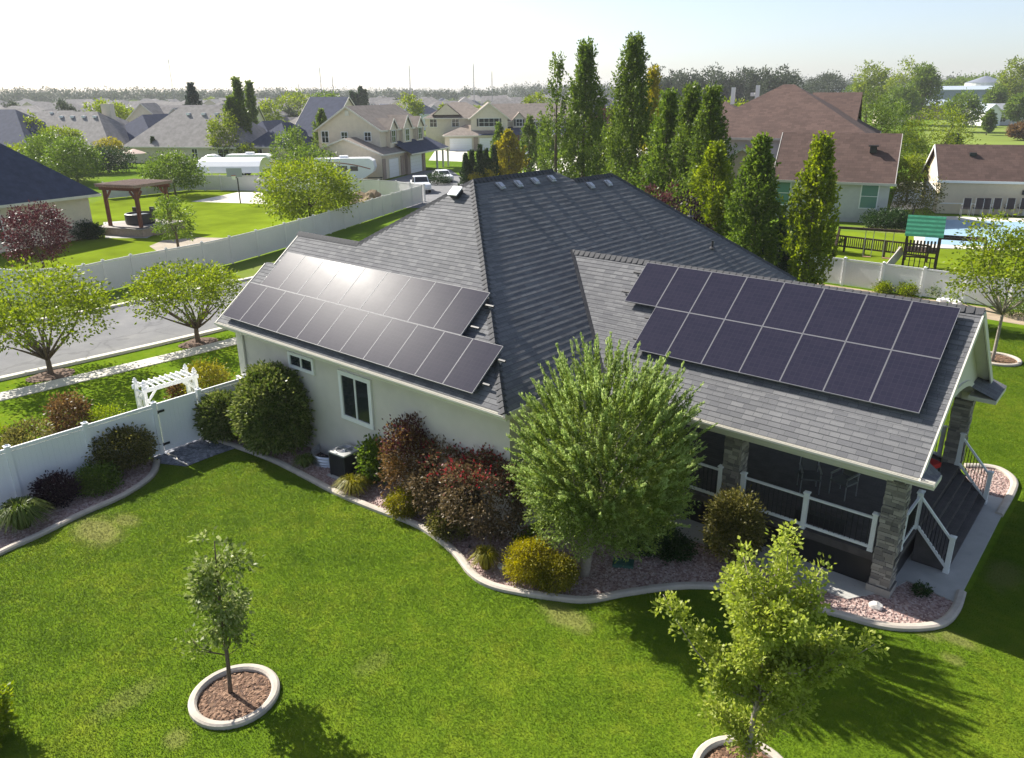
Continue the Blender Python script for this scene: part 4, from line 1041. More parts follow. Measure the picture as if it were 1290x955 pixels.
# ------------------------------------------------------------------ white garden arbor
ax, ay0, ay1 = -1.55, -2.55, -.72
ar = empty('garden_arbor', (ax, ay0, 0), 0, 'white wooden garden arbor with a slatted top just outside the gate', 'arbor')
Ly = ay1-ay0
for y in (0, Ly):
    for x in (-.3, .3):
        m = MB(); m.box(x-.055, x+.055, y-.055, y+.055, 0, 1.9); m.box(x-.07, x+.07, y-.07, y+.07, 1.9, 1.94); m.lathe([(.05, 1.94), (.07, 2.0), (.02, 2.08)], (x, y, 0), 8); m.build('post', M['white'], ar)
    m = MB()
    for z in (.3, .65, 1.0, 1.35, 1.6): m.box(-.25, .25, y-.015, y+.015, z, z+.07)
    for x in (-.13, 0, .13): m.box(x-.015, x+.015, y-.03, y-.016, .3, 1.67)
    m.build('side_lattice', M['white'], ar)
    m = MB()
    for x in (-.3, .3):
        s = 1 if y == 0 else -1; m.bar((x, y+s*.05, 1.3), (x, y+s*.42, 1.7), .04, .07)
    m.build('brace', M['white'], ar)
for x in (-.365, .365):
    m = MB(); m.box(x-.02, x+.02, -.1, Ly+.1, 1.68, 1.82); m.build('beam', M['white'], ar)
m = MB()
for k in range(9): y = .12+k*(Ly-.24)/8; m.box(-.42, .42, y-.022, y+.022, 1.823, 1.87)
m.build('slat', M['white'], ar)

# ------------------------------------------------------------------ air conditioner, window well, small things in the bed
ac = empty('air_conditioner', (6.22, -.06, .0), R(4), 'dark grey air conditioner with a round fan grille beside the house wall', 'air conditioner')
m = MB(); m.box(-.42, .42, -.42, .42, 0, .07); m.build('pad', M['concrete'], ac)
m = MB(); m.box(-.33, .33, -.33, .33, .08, .84)
for k in range(22):
    z = .12+k*.032; m.box(-.345, .345, -.345, -.331, z, z+.014); m.box(-.345, .345, .331, .345, z, z+.014); m.box(-.345, -.331, -.33, .33, z, z+.014); m.box(.331, .345, -.33, .33, z, z+.014)
for sx in (-1, 1):
    for sy in (-1, 1): m.box(sx*.32-.03, sx*.32+.03, sy*.32-.03, sy*.32+.03, .07, .86)
m.build('casing', M['dark'], ac)
m = MB(); n = 32
sq = lambda t: (max(-.36, min(.36, .5*math.cos(t))), max(-.36, min(.36, .5*math.sin(t))))
for k in range(n):
    t0, t1 = 2*math.pi*k/n, 2*math.pi*(k+1)/n; a, b = sq(t0), sq(t1); c0 = (.27*math.cos(t0), .27*math.sin(t0)); c1 = (.27*math.cos(t1), .27*math.sin(t1))
    m.face([(*a, .87), (*b, .87), (*c1, .895), (*c0, .895)]); m.face([(*a, .82), (*b, .82), (*b, .87), (*a, .87)]); m.face([(*c0, .895), (*c1, .895), (c1[0]*.95, c1[1]*.95, .82), (c0[0]*.95, c0[1]*.95, .82)])
m.build('top_cover', simple('pale_metal_lid', (.40, .40, .38), .5, .4, .1), ac)
m = MB()
for r_ in (.06, .1, .14, .18, .22, .26): m.tube([(r_*math.cos(t), r_*math.sin(t), .885-.2*(.27-r_)*.3) for t in np.linspace(0, 2*math.pi, 25)], .006, 4, cap=False)
for k in range(8): t = k*math.pi/4; m.tube([(.05*math.cos(t), .05*math.sin(t), .87), (.27*math.cos(t), .27*math.sin(t), .89)], .006, 4)
m.lathe([(.07, .86), (.06, .9), (.01, .905)], n=16); m.build('fan_grille', M['galv'], ac)
m = MB()
for k in range(4): t = k*math.pi/2; m.face([(.05*math.cos(t), .05*math.sin(t), .78), (.24*math.cos(t-.25), .24*math.sin(t-.25), .76), (.24*math.cos(t+.25), .24*math.sin(t+.25), .81), (.05*math.cos(t+.4), .05*math.sin(t+.4), .8)])
m.lathe([(.26, .74), (.26, .741)], n=20); m.build('fan_blade', M['black'], ac)
mt = empty('electric_box', (6.75, .36, 0), 0, 'grey disconnect box with conduit on the wall behind the air conditioner', 'electric box')
m = MB(); m.box(-.12, .12, -.09, .04, .75, 1.1); m.build('case', M['greysid'], mt, bevel=.01)
m = MB(); m.tube([(0, 0, .75), (0, 0, .15), (-.3, -.1, .1)], .018, 6); m.build('conduit', M['dark'], mt)
ww = MB(); n = 24
for k in range(n):
    t0, t1 = math.pi*k/n, math.pi*(k+1)/n
    for z in range(6):
        z0, z1 = -.25+z*.1, -.2+z*.1
        for (za, zb_, ra, rb) in ((z0, z1, .66, .70), (z1, z1+.05, .70, .66)):
            ww.face([(-ra*math.cos(t0), -ra*math.sin(t0), za), (-ra*math.cos(t1), -ra*math.sin(t1), za), (-rb*math.cos(t1), -rb*math.sin(t1), zb_), (-rb*math.cos(t0), -rb*math.sin(t0), zb_)])
o = tag(ww.build('window_well', M['galv'], loc=(4.95, .4, 0)), 'corrugated metal window well against the house wall left of the air conditioner', 'window well')
m = MB(); m.face([(-.64*math.cos(t), -.64*math.sin(t), .03) for t in np.linspace(0, math.pi, 20)]); m.build('well_floor', M['black'], o)
m = MB(); m.box(-.26, .26, -.17, .17, 0, .09); m.box(-.235, .235, -.145, .145, .093, .105); m.box(-.04, .04, -.1, -.07, .107, .112)
o = tag(m.build('valve_box', simple('green_plastic_lid', (.045, .11, .085), .6, .3, .1), bevel=.01, loc=(*P(785, 712), .0)), 'green plastic valve box lid in the gravel right of the willow trunk', 'valve box'); o.rotation_euler = (0, 0, .5)
def rock(loc, s, label):
    m = bmesh.new(); bmesh.ops.create_icosphere(m, subdivisions=2, radius=s)
    for vv in m.verts: vv.co = Vector((vv.co.x*1.2, vv.co.y*.9, vv.co.z*.75+s*.4))*(1+random.uniform(-.13, .13))
    me = bpy.data.meshes.new('rock'); m.to_mesh(me); m.free(); me.materials.append(simple('pale_rock', (.55, .53, .5), .9, .2, .15, 9)); o = bpy.data.objects.new('rock', me); COL.objects.link(o); o.location = (*loc, 0); return tag(o, label, 'rock')
rock(P(632, 716), .11, 'pale rock between the grass clump and the golden shrub'); rock(P(1103, 766), .13, 'pale rock at the foot of the stone pillar')
e = MB(); e.box(-.04, .04, -.04, .04, 0, .03); e.tube([(0, 0, .03), (0, 0, .09)], .02, 6); tag(e.build('sprinkler_head', M['black'], loc=(*P(592, 690), 0)), 'black sprinkler head in the lawn at the curve of the edging', 'sprinkler')

# ------------------------------------------------------------------ pergola, hot tub and deck of the left neighbour
px, py = polar(149, 75.5)
pg = empty('pergola', (px, py, 0), R(20), 'red-brown timber pergola over the hot tub on the left neighbour deck', 'pergola')
for x in (-2.1, 2.1):
    for y in (-2.1, 2.1):
        m = MB(); m.box(x-.15, x+.15, y-.15, y+.15, 0, 3.75); m.box(x-.2, x+.2, y-.2, y+.2, 0, .25); m.build('post', M['redwood'], pg)
        m = MB()
        for dx, dy in ((-np.sign(x), 0), (0, -np.sign(y))): m.bar((x, y, 2.9), (x+dx*.8, y+dy*.8, 3.72), .14, .16)
        m.build('brace', M['redwood'], pg)
for y in (-2.1, 2.1): m = MB(); m.box(-2.7, 2.7, y-.09, y+.09, 3.76, 4.05); m.build('beam', M['redwood'], pg)
m = MB()
for k in range(16): x = -2.6+k*5.2/15; m.box(x-.04, x+.04, -2.7, 2.7, 4.06, 4.26)
for k in range(22): y = -2.65+k*5.3/21; m.box(-2.75, 2.75, y-.03, y+.03, 4.263, 4.32)
m.build('slat', simple('greyed_timber', (.30, .22, .18), .8, .2, .15), pg)
dk = empty('timber_deck', (px, py, 0), R(20), 'raised grey deck with steps under the red-brown pergola', 'deck')
m = MB()
for k in range(30): y = -3+k*.2; m.box(-3, 3, y, y+.185, .62, .66)
m.build('deck_boards', simple('weathered_deck', (.36, .33, .30), .8, .2, .1), dk)
m = MB(); m.box(-2.95, 2.95, -2.95, -2.92, 0, .615); m.box(2.92, 2.95, -2.9, 2.9, 0, .615); m.box(2.96, 3.3, -1.5, .5, 0, .2); m.box(2.96, 3.12, -1.5, .5, .2, .42); m.build('skirting', M['brickred'], dk)
m = MB(); m.bar((-.5, -3.05, .78), (3.05, -3.05, .78), .2, .06); m.bar((3.05, -3.05, .78), (3.05, -.5, .78), .2, .06); m.build('bench_rail', M['dark'], dk)
ht = empty('hot_tub', (px-.2, py+.1, .66), R(20), 'round dark hot tub on the deck under the pergola', 'hot tub')
m = MB(); m.lathe([(1.05, 0), (1.1, .1), (1.1, .85), (1.02, .9), (.92, .9), (.9, .6), (.02, .6)], n=24, cap=False); m.build('tub', M['dark'], ht)
m = MB(); m.lathe([(.9, .75), (.01, .76)], n=24, cap=False); m.build('water_surface', simple('tub_water', (.5, .56, .6), .1, .5), ht)
for k, (x, y) in enumerate(((-1.0, .6), (.2, 1.15), (1.1, .3))):
    m = MB(); m.box(x-.2, x+.2, y-.08, y+.08, .7, 1.25); m.build('headrest', M['black'], ht)
# basketball hoop
bx, by = P(303, 256)
bh = empty('basketball_hoop', (bx, by, 0), R(215), 'dark basketball hoop on a pole at the edge of the pale court', 'basketball hoop')
m = MB(); m.tube([(0, 0, 0), (0, 0, 2.6), (0, .6, 3.0)], .07, 8); m.build('pole', M['black'], bh)
m = MB(); m.box(-.85, .85, .6, .64, 2.85, 3.75); m.build('backboard', glass('clear_backboard', (.4, .42, .45), .2), bh)
m = MB(); m.tube([(.23*math.cos(t), .9+.23*math.sin(t), 3.0) for t in np.linspace(0, 2*math.pi, 15)], .02, 5); m.build('rim', simple('orange_steel', (.5, .12, .03), .5), bh)
m = MB(); m.lathe([(.23, 3.0), (.15, 2.6)], (0, .9, 0), 10, cap=False); m.build('net', M['white'], bh)

# ------------------------------------------------------------------ vehicles
def wheel(parent, loc, r, w_, rz=0):
    o = MB(); o.lathe([(r*.62, -w_/2), (r*.95, -w_/2), (r, -w_*.3), (r, w_*.3), (r*.95, w_/2), (r*.62, w_/2)], n=18)
    t = o.build('wheel', M['rubber'], parent, smooth=False); t.location = loc; t.rotation_euler = (R(90), 0, 0)
    h = MB(); h.lathe([(.02, -w_/2-.01), (r*.6, -w_/2+.01), (r*.62, w_/2-.01), (.02, w_/2+.01)], n=12); h.build('rim', M['galv'], t)
def carbody(parent, prof, half, mat, taper=.9, belt=.85, name='body'):
    """lofted side profile: list of (x, z); narrows above the belt line"""
    m = MB(); n = len(prof); sec = []
    for s, k in ((-1, 0), (1, 0)):
        sec.append([(x, s*half*(1 if z < belt else taper-(z-belt)*.12), z) for x, z in prof])
    m.face(sec[0]); m.face(sec[1][::-1])
    for i in range(n): j = (i+1) % n; m.face([sec[0][i], sec[1][i], sec[1][j], sec[0][j]][::-1])
    return m.build(name, mat, parent, bevel=.06)
def sedan(loc, rz, label):
    r = empty('parked_car', (*loc, 0), rz, label, 'car')
    b = carbody(r, [(-2.3, .35), (2.25, .3), (2.32, .62), (2.15, .8), (1.1, .95), (.35, 1.38), (-.95, 1.42), (-1.75, 1.02), (-2.28, .95), (-2.34, .6)], .86, M['carwhite'], .92)
    for s in (-1, 1):
        m = MB(); y = s*.765
        m.face([(.98, y*1.03, .98), (.38, y*.985, 1.31), (-.3, y*.985, 1.34), (-.3, y*1.03, .98)][::s]); m.build('side_window', M['glass'], r)
        m = MB(); m.face([(-.38, y*1.03, .98), (-.38, y*.985, 1.34), (-.92, y*.985, 1.34), (-1.5, y*1.03, 1.02)][::s]); m.build('side_window', M['glass'], r)
        m = MB(); m.box(2.2, 2.3, s*.5-.18, s*.5+.18, .62, .76); m.build('headlight', simple('lamp_glass', (.7, .7, .72), .1, .6), r)
        m = MB(); m.box(-2.34, -2.26, s*.6-.18, s*.6+.18, .68, .86); m.build('tail_light', simple('red_lamp', (.4, .02, .02), .3), r)
        m = MB(); m.box(.75, .9, s*.9-.08, s*.9+.08, .95, 1.08); m.build('mirror', M['carwhite'], r)
        for x in (1.42, -1.4): wheel(r, (x, s*.78, .33), .33, .22)
    m = MB(); m.face([(1.06, -.70, 1.0), (1.06, .70, 1.0), (.42, .64, 1.36), (.42, -.64, 1.36)]); m.build('windscreen', M['glass'], r)
    m = MB(); m.face([(-1.02, -.64, 1.42), (-1.02, .64, 1.42), (-1.7, .7, 1.06), (-1.7, -.7, 1.06)]); m.build('rear_window', M['glass'], r)
    return r
def pickup(loc, rz, label):
    r = empty('pickup_truck', (*loc, 0), rz, label, 'pickup')
    carbody(r, [(-2.7, .5), (2.6, .45), (2.68, .8), (2.5, 1.05), (1.3, 1.18), (.65, 1.78), (-.75, 1.8), (-.95, 1.15), (-2.7, 1.12)], .95, M['carwhite'], .93, 1.1)
    m = MB(); m.box(-2.6, -1.0, -.78, .78, 1.121, 1.125); m.build('cargo_bed', M['dark'], r)
    for s in (-1, 1):
        y = s*.84; m = MB(); m.face([(1.2, y*1.05, 1.22), (.68, y*.985, 1.7), (-.68, y*.985, 1.7), (-.72, y*1.05, 1.22)][::s]); m.build('side_window', M['glass'], r)
        m = MB(); m.box(2.55, 2.68, s*.65-.16, s*.65+.16, .8, .98); m.build('headlight', simple('lamp_glass', (.7, .7, .72), .1, .6), r)
        m = MB(); m.box(.95, 1.1, s*1.0-.1, s*1.0+.1, 1.2, 1.4); m.build('mirror', M['dark'], r)
        for x in (1.7, -1.65): wheel(r, (x, s*.85, .4), .4, .26)
    m = MB(); m.face([(1.27, -.78, 1.22), (1.27, .78, 1.22), (.7, .7, 1.75), (.7, -.7, 1.75)]); m.build('windscreen', M['glass'], r)
    m = MB(); m.box(2.6, 2.75, -.9, .9, .45, .62); m.build('bumper', M['galv'], r)
    return r
sedan(P(558, 228), math.atan2(-.42, .9)+R(-5), 'white sedan parked on the driveway in front of the beige house')
pickup(P(530, 241), math.atan2(-.2, 1)+R(-25), 'white pickup truck parked at the corner of the far fence')
def trailer(loc, rz, L, H, label, nose=True):
    r = empty('camper_trailer', (*loc, 0), rz, label, 'camper'); h = L/2
    prof = [(-h, .55), (h-1.5, .55), (h-.25, 1.3), (h, 1.9), (h-.15, H-.35), (h-.8, H), (-h+.15, H), (-h, H-.15)]
    carbody(r, prof, 1.2, M['white'], 1.0, 99)
    for s in (-1, 1):
        m = MB(); m.box(-.8, .5, s*1.2-.02, s*1.2+.02, 1.45, 2.15); m.build('window', M['glass'], r)
        m = MB(); m.box(h-3.2, h-2.2, s*1.2-.02, s*1.2+.02, 1.5, 2.1); m.build('window', M['glass'], r)
        m = MB(); ys = s*1.222
        for k in range(8): x0, x1 = -h*.5+k*.7, -h*.5+k*.7+.7; f = lambda x: 2.6-.028*(x+h*.5)**2; m.bar((x0, ys, f(x0)), (x1, ys, f(x1)), .012, .12)
        m.build('stripe', simple('brown_red_stripe', (.3, .1, .07), .5), r)
        for x in (-.9, -1.75): wheel(r, (x, s*1.05, .38), .38, .24)
    m = MB(); m.box(-.6, .5, -.4, .4, H+.0, H+.3); m.build('roof_unit', M['white'], r, bevel=.06)
    m = MB(); m.bar((h-1.2, 0, .5), (h+.8, 0, .5), .1, .12); m.bar((h+.6, 0, 0), (h+.6, 0, .6), .08); m.build('hitch', M['black'], r)
    return r
trailer(P(436, 229), R(42), 8.2, 3.1, 'white camper trailer with a curved stripe beside the beige garage')
trailer((-80.0, 51.5), R(40), 6.5, 3.0, 'white camper trailer partly behind the round tree and the shade canopy')
# white shade canopy on posts
cn = empty('shade_canopy', (*P(298, 236), 0), R(38), 'long white carport canopy behind the back fence', 'canopy')
m = MB()
for k in range(7):
    a0, a1 = math.pi*k/7, math.pi*(k+1)/7; c = lambda a: (2.3*-math.cos(a), 2.0+1.7*math.sin(a))
    (y0, z0), (y1, z1) = c(a0), c(a1); m.face([(-4, y0, z0), (4, y0, z0), (4, y1, z1), (-4, y1, z1)]); m.face([(-4, y0, z0-.03), (4, y0, z0-.03), (4, y1, z1-.03), (-4, y1, z1-.03)][::-1])
m.build('canopy_roof', M['white'], cn)
for x in (-3.9, 0, 3.9):
    for y in (-2.25, 2.25): m = MB(); m.box(x-.05, x+.05, y-.05, y+.05, 0, 2.05); m.build('post', M['vinyl_far'], cn)
pg.scale = (.8, .8, .97); dk.scale = (.85, .85, 1); ht.scale = (1.1, 1.1, 1)
cv = empty('garden_hoop', (*P(268, 217), 0), R(30), 'small white arched garden hoop behind the canopy', 'garden hoop')
m = MB(); m.tube([(1.9*-math.cos(t), 0, .2+2.2*math.sin(t)) for t in np.linspace(0, math.pi, 14)], .22, 6); m.tube([(1.9*-math.cos(t), 1.0, .2+2.2*math.sin(t)) for t in np.linspace(0, math.pi, 14)], .22, 6); m.build('arch', M['white'], cv)
m = bmesh.new(); bmesh.ops.create_icosphere(m, subdivisions=4, radius=1)
for vv in m.verts:
    q = vv.co.copy(); nn = 1+.14*math.sin(q.x*7+q.y*3)+.1*math.sin(q.y*11-q.x*4)+random.uniform(-.04, .04); vv.co = Vector((q.x*2.6*nn, q.y*1.8*nn, max(0, q.z)*1.25*nn))
me = bpy.data.meshes.new('dirt_mound'); m.to_mesh(me); m.free(); me.materials.append(simple('dry_earth', (.20, .155, .10), .95, .1, .3, 3, bmp=.8, bscale=6)); o = bpy.data.objects.new('dirt_mound', me); COL.objects.link(o); o.location = (*P(465, 257), 0); tag(o, 'heap of brown earth in the corner of the neighbour lawn', 'dirt mound')
lp = empty('lamp_pillar', (*P(663, 217), 0), 0, 'white square pillar with a cap beyond the roof ridge', 'pillar')
m = MB(); m.box(-.28, .28, -.28, .28, 0, 2.5); m.box(-.38, .38, -.38, .38, 0, .4); m.build('shaft', M['white'], lp); m = MB(); m.box(-.4, .4, -.4, .4, 2.5, 2.66); m.lathe([(.3, 2.66), (.34, 2.95), (.02, 3.15)], n=8); m.build('cap', M['white'], lp)
um = empty('patio_umbrella', (*P(172, 211), 0), 0, 'pale peach patio umbrella among the shrubs behind the pergola', 'umbrella')
m = MB(); m.lathe([(1.9, 2.2), (1.9, 2.25), (.05, 2.95)], n=8); m.build('canopy', simple('peach_cloth', (.62, .47, .40), .9), um); m = MB(); m.tube([(0, 0, 0), (0, 0, 2.9)], .04, 6); m.build('pole', M['dark'], um)

# ------------------------------------------------------------------ playset, pool and chairs at the right
X0, Y0 = 11.9, 42.6
ps = empty('playset', (X0, Y0, 0), R(13), 'dark timber playset with a green striped canopy roof and swings', 'playset')
T = simple('dark_stained_timber', (.075, .05, .038), .8, .2, .25, 5)
for x in (-.95, .95):
    for y in (-.9, .9): m = MB(); m.box(x-.07, x+.07, y-.07, y+.07, 0, 2.5); m.build('post', T, ps)
m = MB(); m.box(-1, 1, -.95, .95, 1.2, 1.28)
for k in range(10): x = -.9+k*.2; m.box(x-.06, x+.06, -.99, -.96, 1.3, 2.0)
for k in range(9): y = -.85+k*.21; m.box(-1.03, -1.0, y-.06, y+.06, 1.3, 2.0); m.box(1.0, 1.03, y-.06, y+.06, 1.3, 2.0)
m.build('platform', T, ps)
m = MB()
for k in range(7):
    x = -.9+k*.3; m.box(x-.03, x+.03, -1.1, -1.05, .1, .9)
m.box(-1, 1, -1.1, -1.04, .9, 1.0); m.build('lower_railing', T, ps)
m = MB(); N = 5; ge = M['greenroof']; gd = simple('green_canvas_dark_band', (.012, .12, .065), .6, .3, .15)
for s in (-1, 1):
    for k in range(N*2):
        t0, t1 = k/(N*2), (k+1)/(N*2); z0, z1 = 3.45-1.15*t0, 3.45-1.15*t1; y0, y1 = s*1.25*t0, s*1.25*t1
        q = [(-1.1, y0, z0), (1.1, y0, z0), (1.1, y1, z1-.02), (-1.1, y1, z1-.02)]; m.face(q if s < 0 else q[::-1], m=k % 2)
m.build('canopy_roof', [ge, gd], ps)
for x in (-1.07, 1.07): m = MB(); m.face([(x, -1.1, 2.33), (x, 1.1, 2.33), (x, .3, 2.95), (x, 0, 3.4), (x, -.3, 2.95)]); m.build('gable_end', M['tan'], ps)
m = MB(); m.bar((1, -.5, 2.15), (3.6, -.5, 2.15), .1, .14); m.bar((1, .5, 2.15), (3.6, .5, 2.15), .1, .14)
for k in range(9): m.bar((1.2+k*.29, -.5, 2.17), (1.2+k*.29, .5, 2.17), .05)
m.build('monkey_bars', T, ps)
for y in (-.55, .55): m = MB(); m.bar((3.5, y, 2.2), (3.75, y*1.5, 0), .11); m.build('end_leg', T, ps)
m = MB(); m.bar((-1, 0, 2.35), (-5.2, 0, 2.35), .12, .16); m.build('swing_beam', T, ps)
for y in (-1, 1): m = MB(); m.bar((-5.1, 0, 2.35), (-5.3, y*1.1, 0), .12); m.build('swing_leg', T, ps)
for x in (-2.0, -3.2):
    m = MB(); m.box(x-.25, x+.25, -.1, .1, .5, .54); m.build('swing_seat', simple('tan_swing_seat', (.45, .25, .17), .6), ps)
    m = MB(); m.tube([(x-.25, 0, .54), (x-.25, 0, 2.3)], .025, 5); m.tube([(x+.25, 0, .54), (x+.25, 0, 2.3)], .025, 5); m.build('swing_rope', M['galv'], ps)
m = MB(); m.bar((-1.1, -.5, 1.25), (-1.9, -1.6, .05), .06, .6); m.bar((-1.3, .1, 1.3), (-1.9, -1.3, .1), .05, .1); m.build('ladder', simple('pale_plastic', (.5, .46, .42), .6), ps)
rf = empty('rail_fence', (4.8, 45.4, 0), R(-3), 'low dark brown rail fence left of the playset', 'fence')
for k in range(6): m = MB(); m.box(k*1.4-.06, k*1.4+.06, -.06, .06, 0, 1.15); m.build('post', T, rf)
m = MB()
for z in (.35, 1.08): m.box(0, 7, -.03, .03, z, z+.11)
for k in range(46): m.box(.1+k*.15, .15+k*.15, -.02, .02, .46, 1.08)
m.build('rail', T, rf)
PA, PB, PC, PD_ = P(1172, 277), P(1420, 284), P(1420, 318), P(1163, 308)
b = MB(); b.prism([P(1150, 272), P(1420, 279), P(1430, 322), P(1152, 312)], -.05, .05); tag(b.build('pool_deck', M['concrete_lt']), kind='structure')
sheet('pool_water', [PA, PB, PC, PD_], .056, simple('pool_cover_blue', (.30, .45, .56), .45, .4, .05, .3, obj=False))
dc = simple('dark_wicker', (.045, .04, .045), .8, .2, .2, 8)
for i, u in enumerate((1214.5, 1230, 1239, 1252, 1269, 1286)):
    x, y = P(u, 272.5); o = patio_chair('pool_chair', (x, y, .05), R(200), dc, f'{["first","second","third","fourth","fifth","sixth"][i]} dark patio chair from the left against the garage wall by the pool', 'dark chairs beside the pool'); o.scale = (1.4, 1.4, 1.6)
# ------------------------------------------------------------------ neighbouring houses
def fuv(q):
    q = [np.array(p, float) for p in q]; n = np.cross(q[1]-q[0], q[2]-q[0]); n /= np.linalg.norm(n)
    u = np.array([-n[1], n[0], 0]); u = u/max(np.linalg.norm(u), 1e-6); v = np.cross(n, u); return [(p@u, p@v) for p in q]
def rface(mb, q, m=0):
    q = [tuple(p) for i, p in enumerate(q) if np.linalg.norm(np.array(p)-np.array(q[i-1])) > 1e-4]
    n = np.cross(np.array(q[1])-np.array(q[0]), np.array(q[2])-np.array(q[0]))
    if n[2] < 0: q = q[::-1]
    mb.face(q, fuv(q), m)
def hip(mb, x0, x1, y0, y1, z, s, ov=.4):
    x0 -= ov; x1 += ov; y0 -= ov; y1 += ov; z -= ov*s; w = x1-x0; d = y1-y0; h = min(w, d)/2; zr = z+h*s
    if w >= d: a, b = (x0+h, (y0+y1)/2, zr), (x1-h, (y0+y1)/2, zr)
    else: a, b = ((x0+x1)/2, y0+h, zr), ((x0+x1)/2, y1-h, zr)
    c = [(x0, y0, z), (x1, y0, z), (x1, y1, z), (x0, y1, z)]
    if w >= d: Q = [[c[0], c[1], b, a], [c[1], c[2], b], [c[2], c[3], a, b], [c[3], c[0], a]]
    else: Q = [[c[0], c[1], a], [c[1], c[2], b, a], [c[2], c[3], b], [c[3], c[0], a, b]]
    for q in Q: rface(mb, q)
    return zr
def gable(mb, x0, x1, y0, y1, z, s, axis='x', ov=.4, gov=.35):
    """ridge along axis"""
    if axis == 'x': 
        xa, xb = x0-gov, x1+gov; ym = (y0+y1)/2; zr = z+(y1-y0)/2*s; e = z-ov*s
        rface(mb, [(xa, y0-ov, e), (xb, y0-ov, e), (xb, ym, zr), (xa, ym, zr)]); rface(mb, [(xb, y1+ov, e), (xa, y1+ov, e), (xa, ym, zr), (xb, ym, zr)])
    else:
        ya, yb = y0-gov, y1+gov; xm = (x0+x1)/2; zr = z+(x1-x0)/2*s; e = z-ov*s
        rface(mb, [(x0-ov, yb, e), (x0-ov, ya, e), (xm, ya, zr), (xm, yb, zr)]); rface(mb, [(x1+ov, ya, e), (x1+ov, yb, e), (xm, yb, zr), (xm, ya, zr)])
    return zr
def gwall(mb, x0, x1, y0, y1, z, s, axis):
    """gable triangles on top of a wall box"""
    if axis == 'x':
        ym = (y0+y1)/2; zr = z+(y1-y0)/2*s-.08
        mb.face([(x0, y1, z), (x0, y0, z), (x0, ym, zr)]); mb.face([(x1, y0, z), (x1, y1, z), (x1, ym, zr)])
    else:
        xm = (x0+x1)/2; zr = z+(x1-x0)/2*s-.08
        mb.face([(x0, y0, z), (x1, y0, z), (xm, y0, zr)]); mb.face([(x1, y1, z), (x0, y1, z), (xm, y1, zr)])
def fascia_rect(mb, x0, x1, y0, y1, z, s, ov=.4, h=.2, sides='nsew'):
    z = z-ov*s; x0 -= ov; x1 += ov; y0 -= ov; y1 += ov
    if 's' in sides: mb.box(x0-.03, x1+.03, y0-.05, y0, z-h, z+.01)
    if 'n' in sides: mb.box(x0-.03, x1+.03, y1, y1+.05, z-h, z+.01)
    if 'w' in sides: mb.box(x0-.05, x0, y0+.001, y1-.001, z-h, z+.01)
    if 'e' in sides: mb.box(x1, x1+.05, y0+.001, y1-.001, z-h, z+.01)
def rakes(mb, x0, x1, y0, y1, z, s, axis, ov=.4, gov=.35):
    if axis == 'x':
        ym = (y0+y1)/2; zr = z+(y1-y0)/2*s
        for x in (x0-gov, x1+gov):
            mb.bar((x, y0-ov, z-ov*s-.09), (x, ym, zr-.09), .06, .2); mb.bar((x, y1+ov, z-ov*s-.09), (x, ym, zr-.09), .06, .2)
    else:
        xm = (x0+x1)/2; zr = z+(x1-x0)/2*s
        for y in (y0-gov, y1+gov):
            mb.bar((x0-ov, y, z-ov*s-.09), (xm, y, zr-.09), .06, .2); mb.bar((x1+ov, y, z-ov*s-.09), (xm, y, zr-.09), .06, .2)
def win(parent, face, a0, a1, z0, z1, pos, gl=None, wm=None, fr=.09, shutters=None, mull=1, cross=True):
    """window on an axis-aligned wall face ('n','s','e','w') of the parent's local frame"""
    s = {'s': (1, 0), 'n': (-1, 0), 'e': (0, 1), 'w': (0, -1)}[face]
    rot = {'s': 0, 'e': R(90), 'n': R(180), 'w': R(-90)}[face]
    cx = (a0+a1)/2; w_ = (a1-a0)/2; m = MB()
    m.box(-w_-fr, w_+fr, -.06, .01, z0-fr, z0); m.box(-w_-fr, w_+fr, -.06, .01, z1, z1+fr); m.box(-w_-fr, -w_, -.06, .01, z0, z1); m.box(w_, w_+fr, -.06, .01, z0, z1)
    for k in range(mull): xm = -w_+2*w_*(k+1)/(mull+1); m.box(xm-.03, xm+.03, -.05, .0, z0, z1)
    if cross: m.box(-w_, w_, -.045, .0, (z0+z1)/2-.025, (z0+z1)/2+.025)
    f = m.build('window', wm or M['winframe'], parent)
    f.location = (cx, pos, 0) if face in 'sn' else (pos, cx, 0); f.rotation_euler = (0, 0, rot)
    p = MB(); p.face([(-w_, -.022, z0), (w_, -.022, z0), (w_, -.022, z1), (-w_, -.022, z1)]); p.build('pane', gl or M['glass'], f)
    if shutters:
        q = MB(); q.box(-w_-fr-.4, -w_-fr-.02, -.05, .01, z0, z1); q.box(w_+fr+.02, w_+fr+.4, -.05, .01, z0, z1); q.build('shutter', shutters, f)
    return f
def gdoor(parent, face, a0, a1, h, pos, mat=None):
    m = MB(); w_ = (a1-a0)/2; n = 5
    for k in range(n): m.box(-w_, w_, -.04, .01, .03+k*(h-.03)/n, (k+1)*(h-.03)/n+.03-.02)
    f = m.build('garage_door', mat or M['white'], parent)
    f.location = ((a0+a1)/2, pos, 0) if face in 'sn' else (pos, (a0+a1)/2, 0); f.rotation_euler = (0, 0, {'s': 0, 'e': R(90), 'n': R(180), 'w': R(-90)}[face])
    t = MB(); t.box(-w_-.12, -w_, -.05, .01, 0, h+.12); t.box(w_, w_+.12, -.05, .01, 0, h+.12); t.box(-w_, w_, -.05, .01, h, h+.12); t.build('door_trim', M['trim'], f)
def vents(parent, pts, mat, s=.18):
    for p in pts:
        m = MB(); m.box(p[0]-s, p[0]+s, p[1]-s, p[1]+s, p[2]-.15, p[2]+.22); m.build('roof_vent', mat, parent)
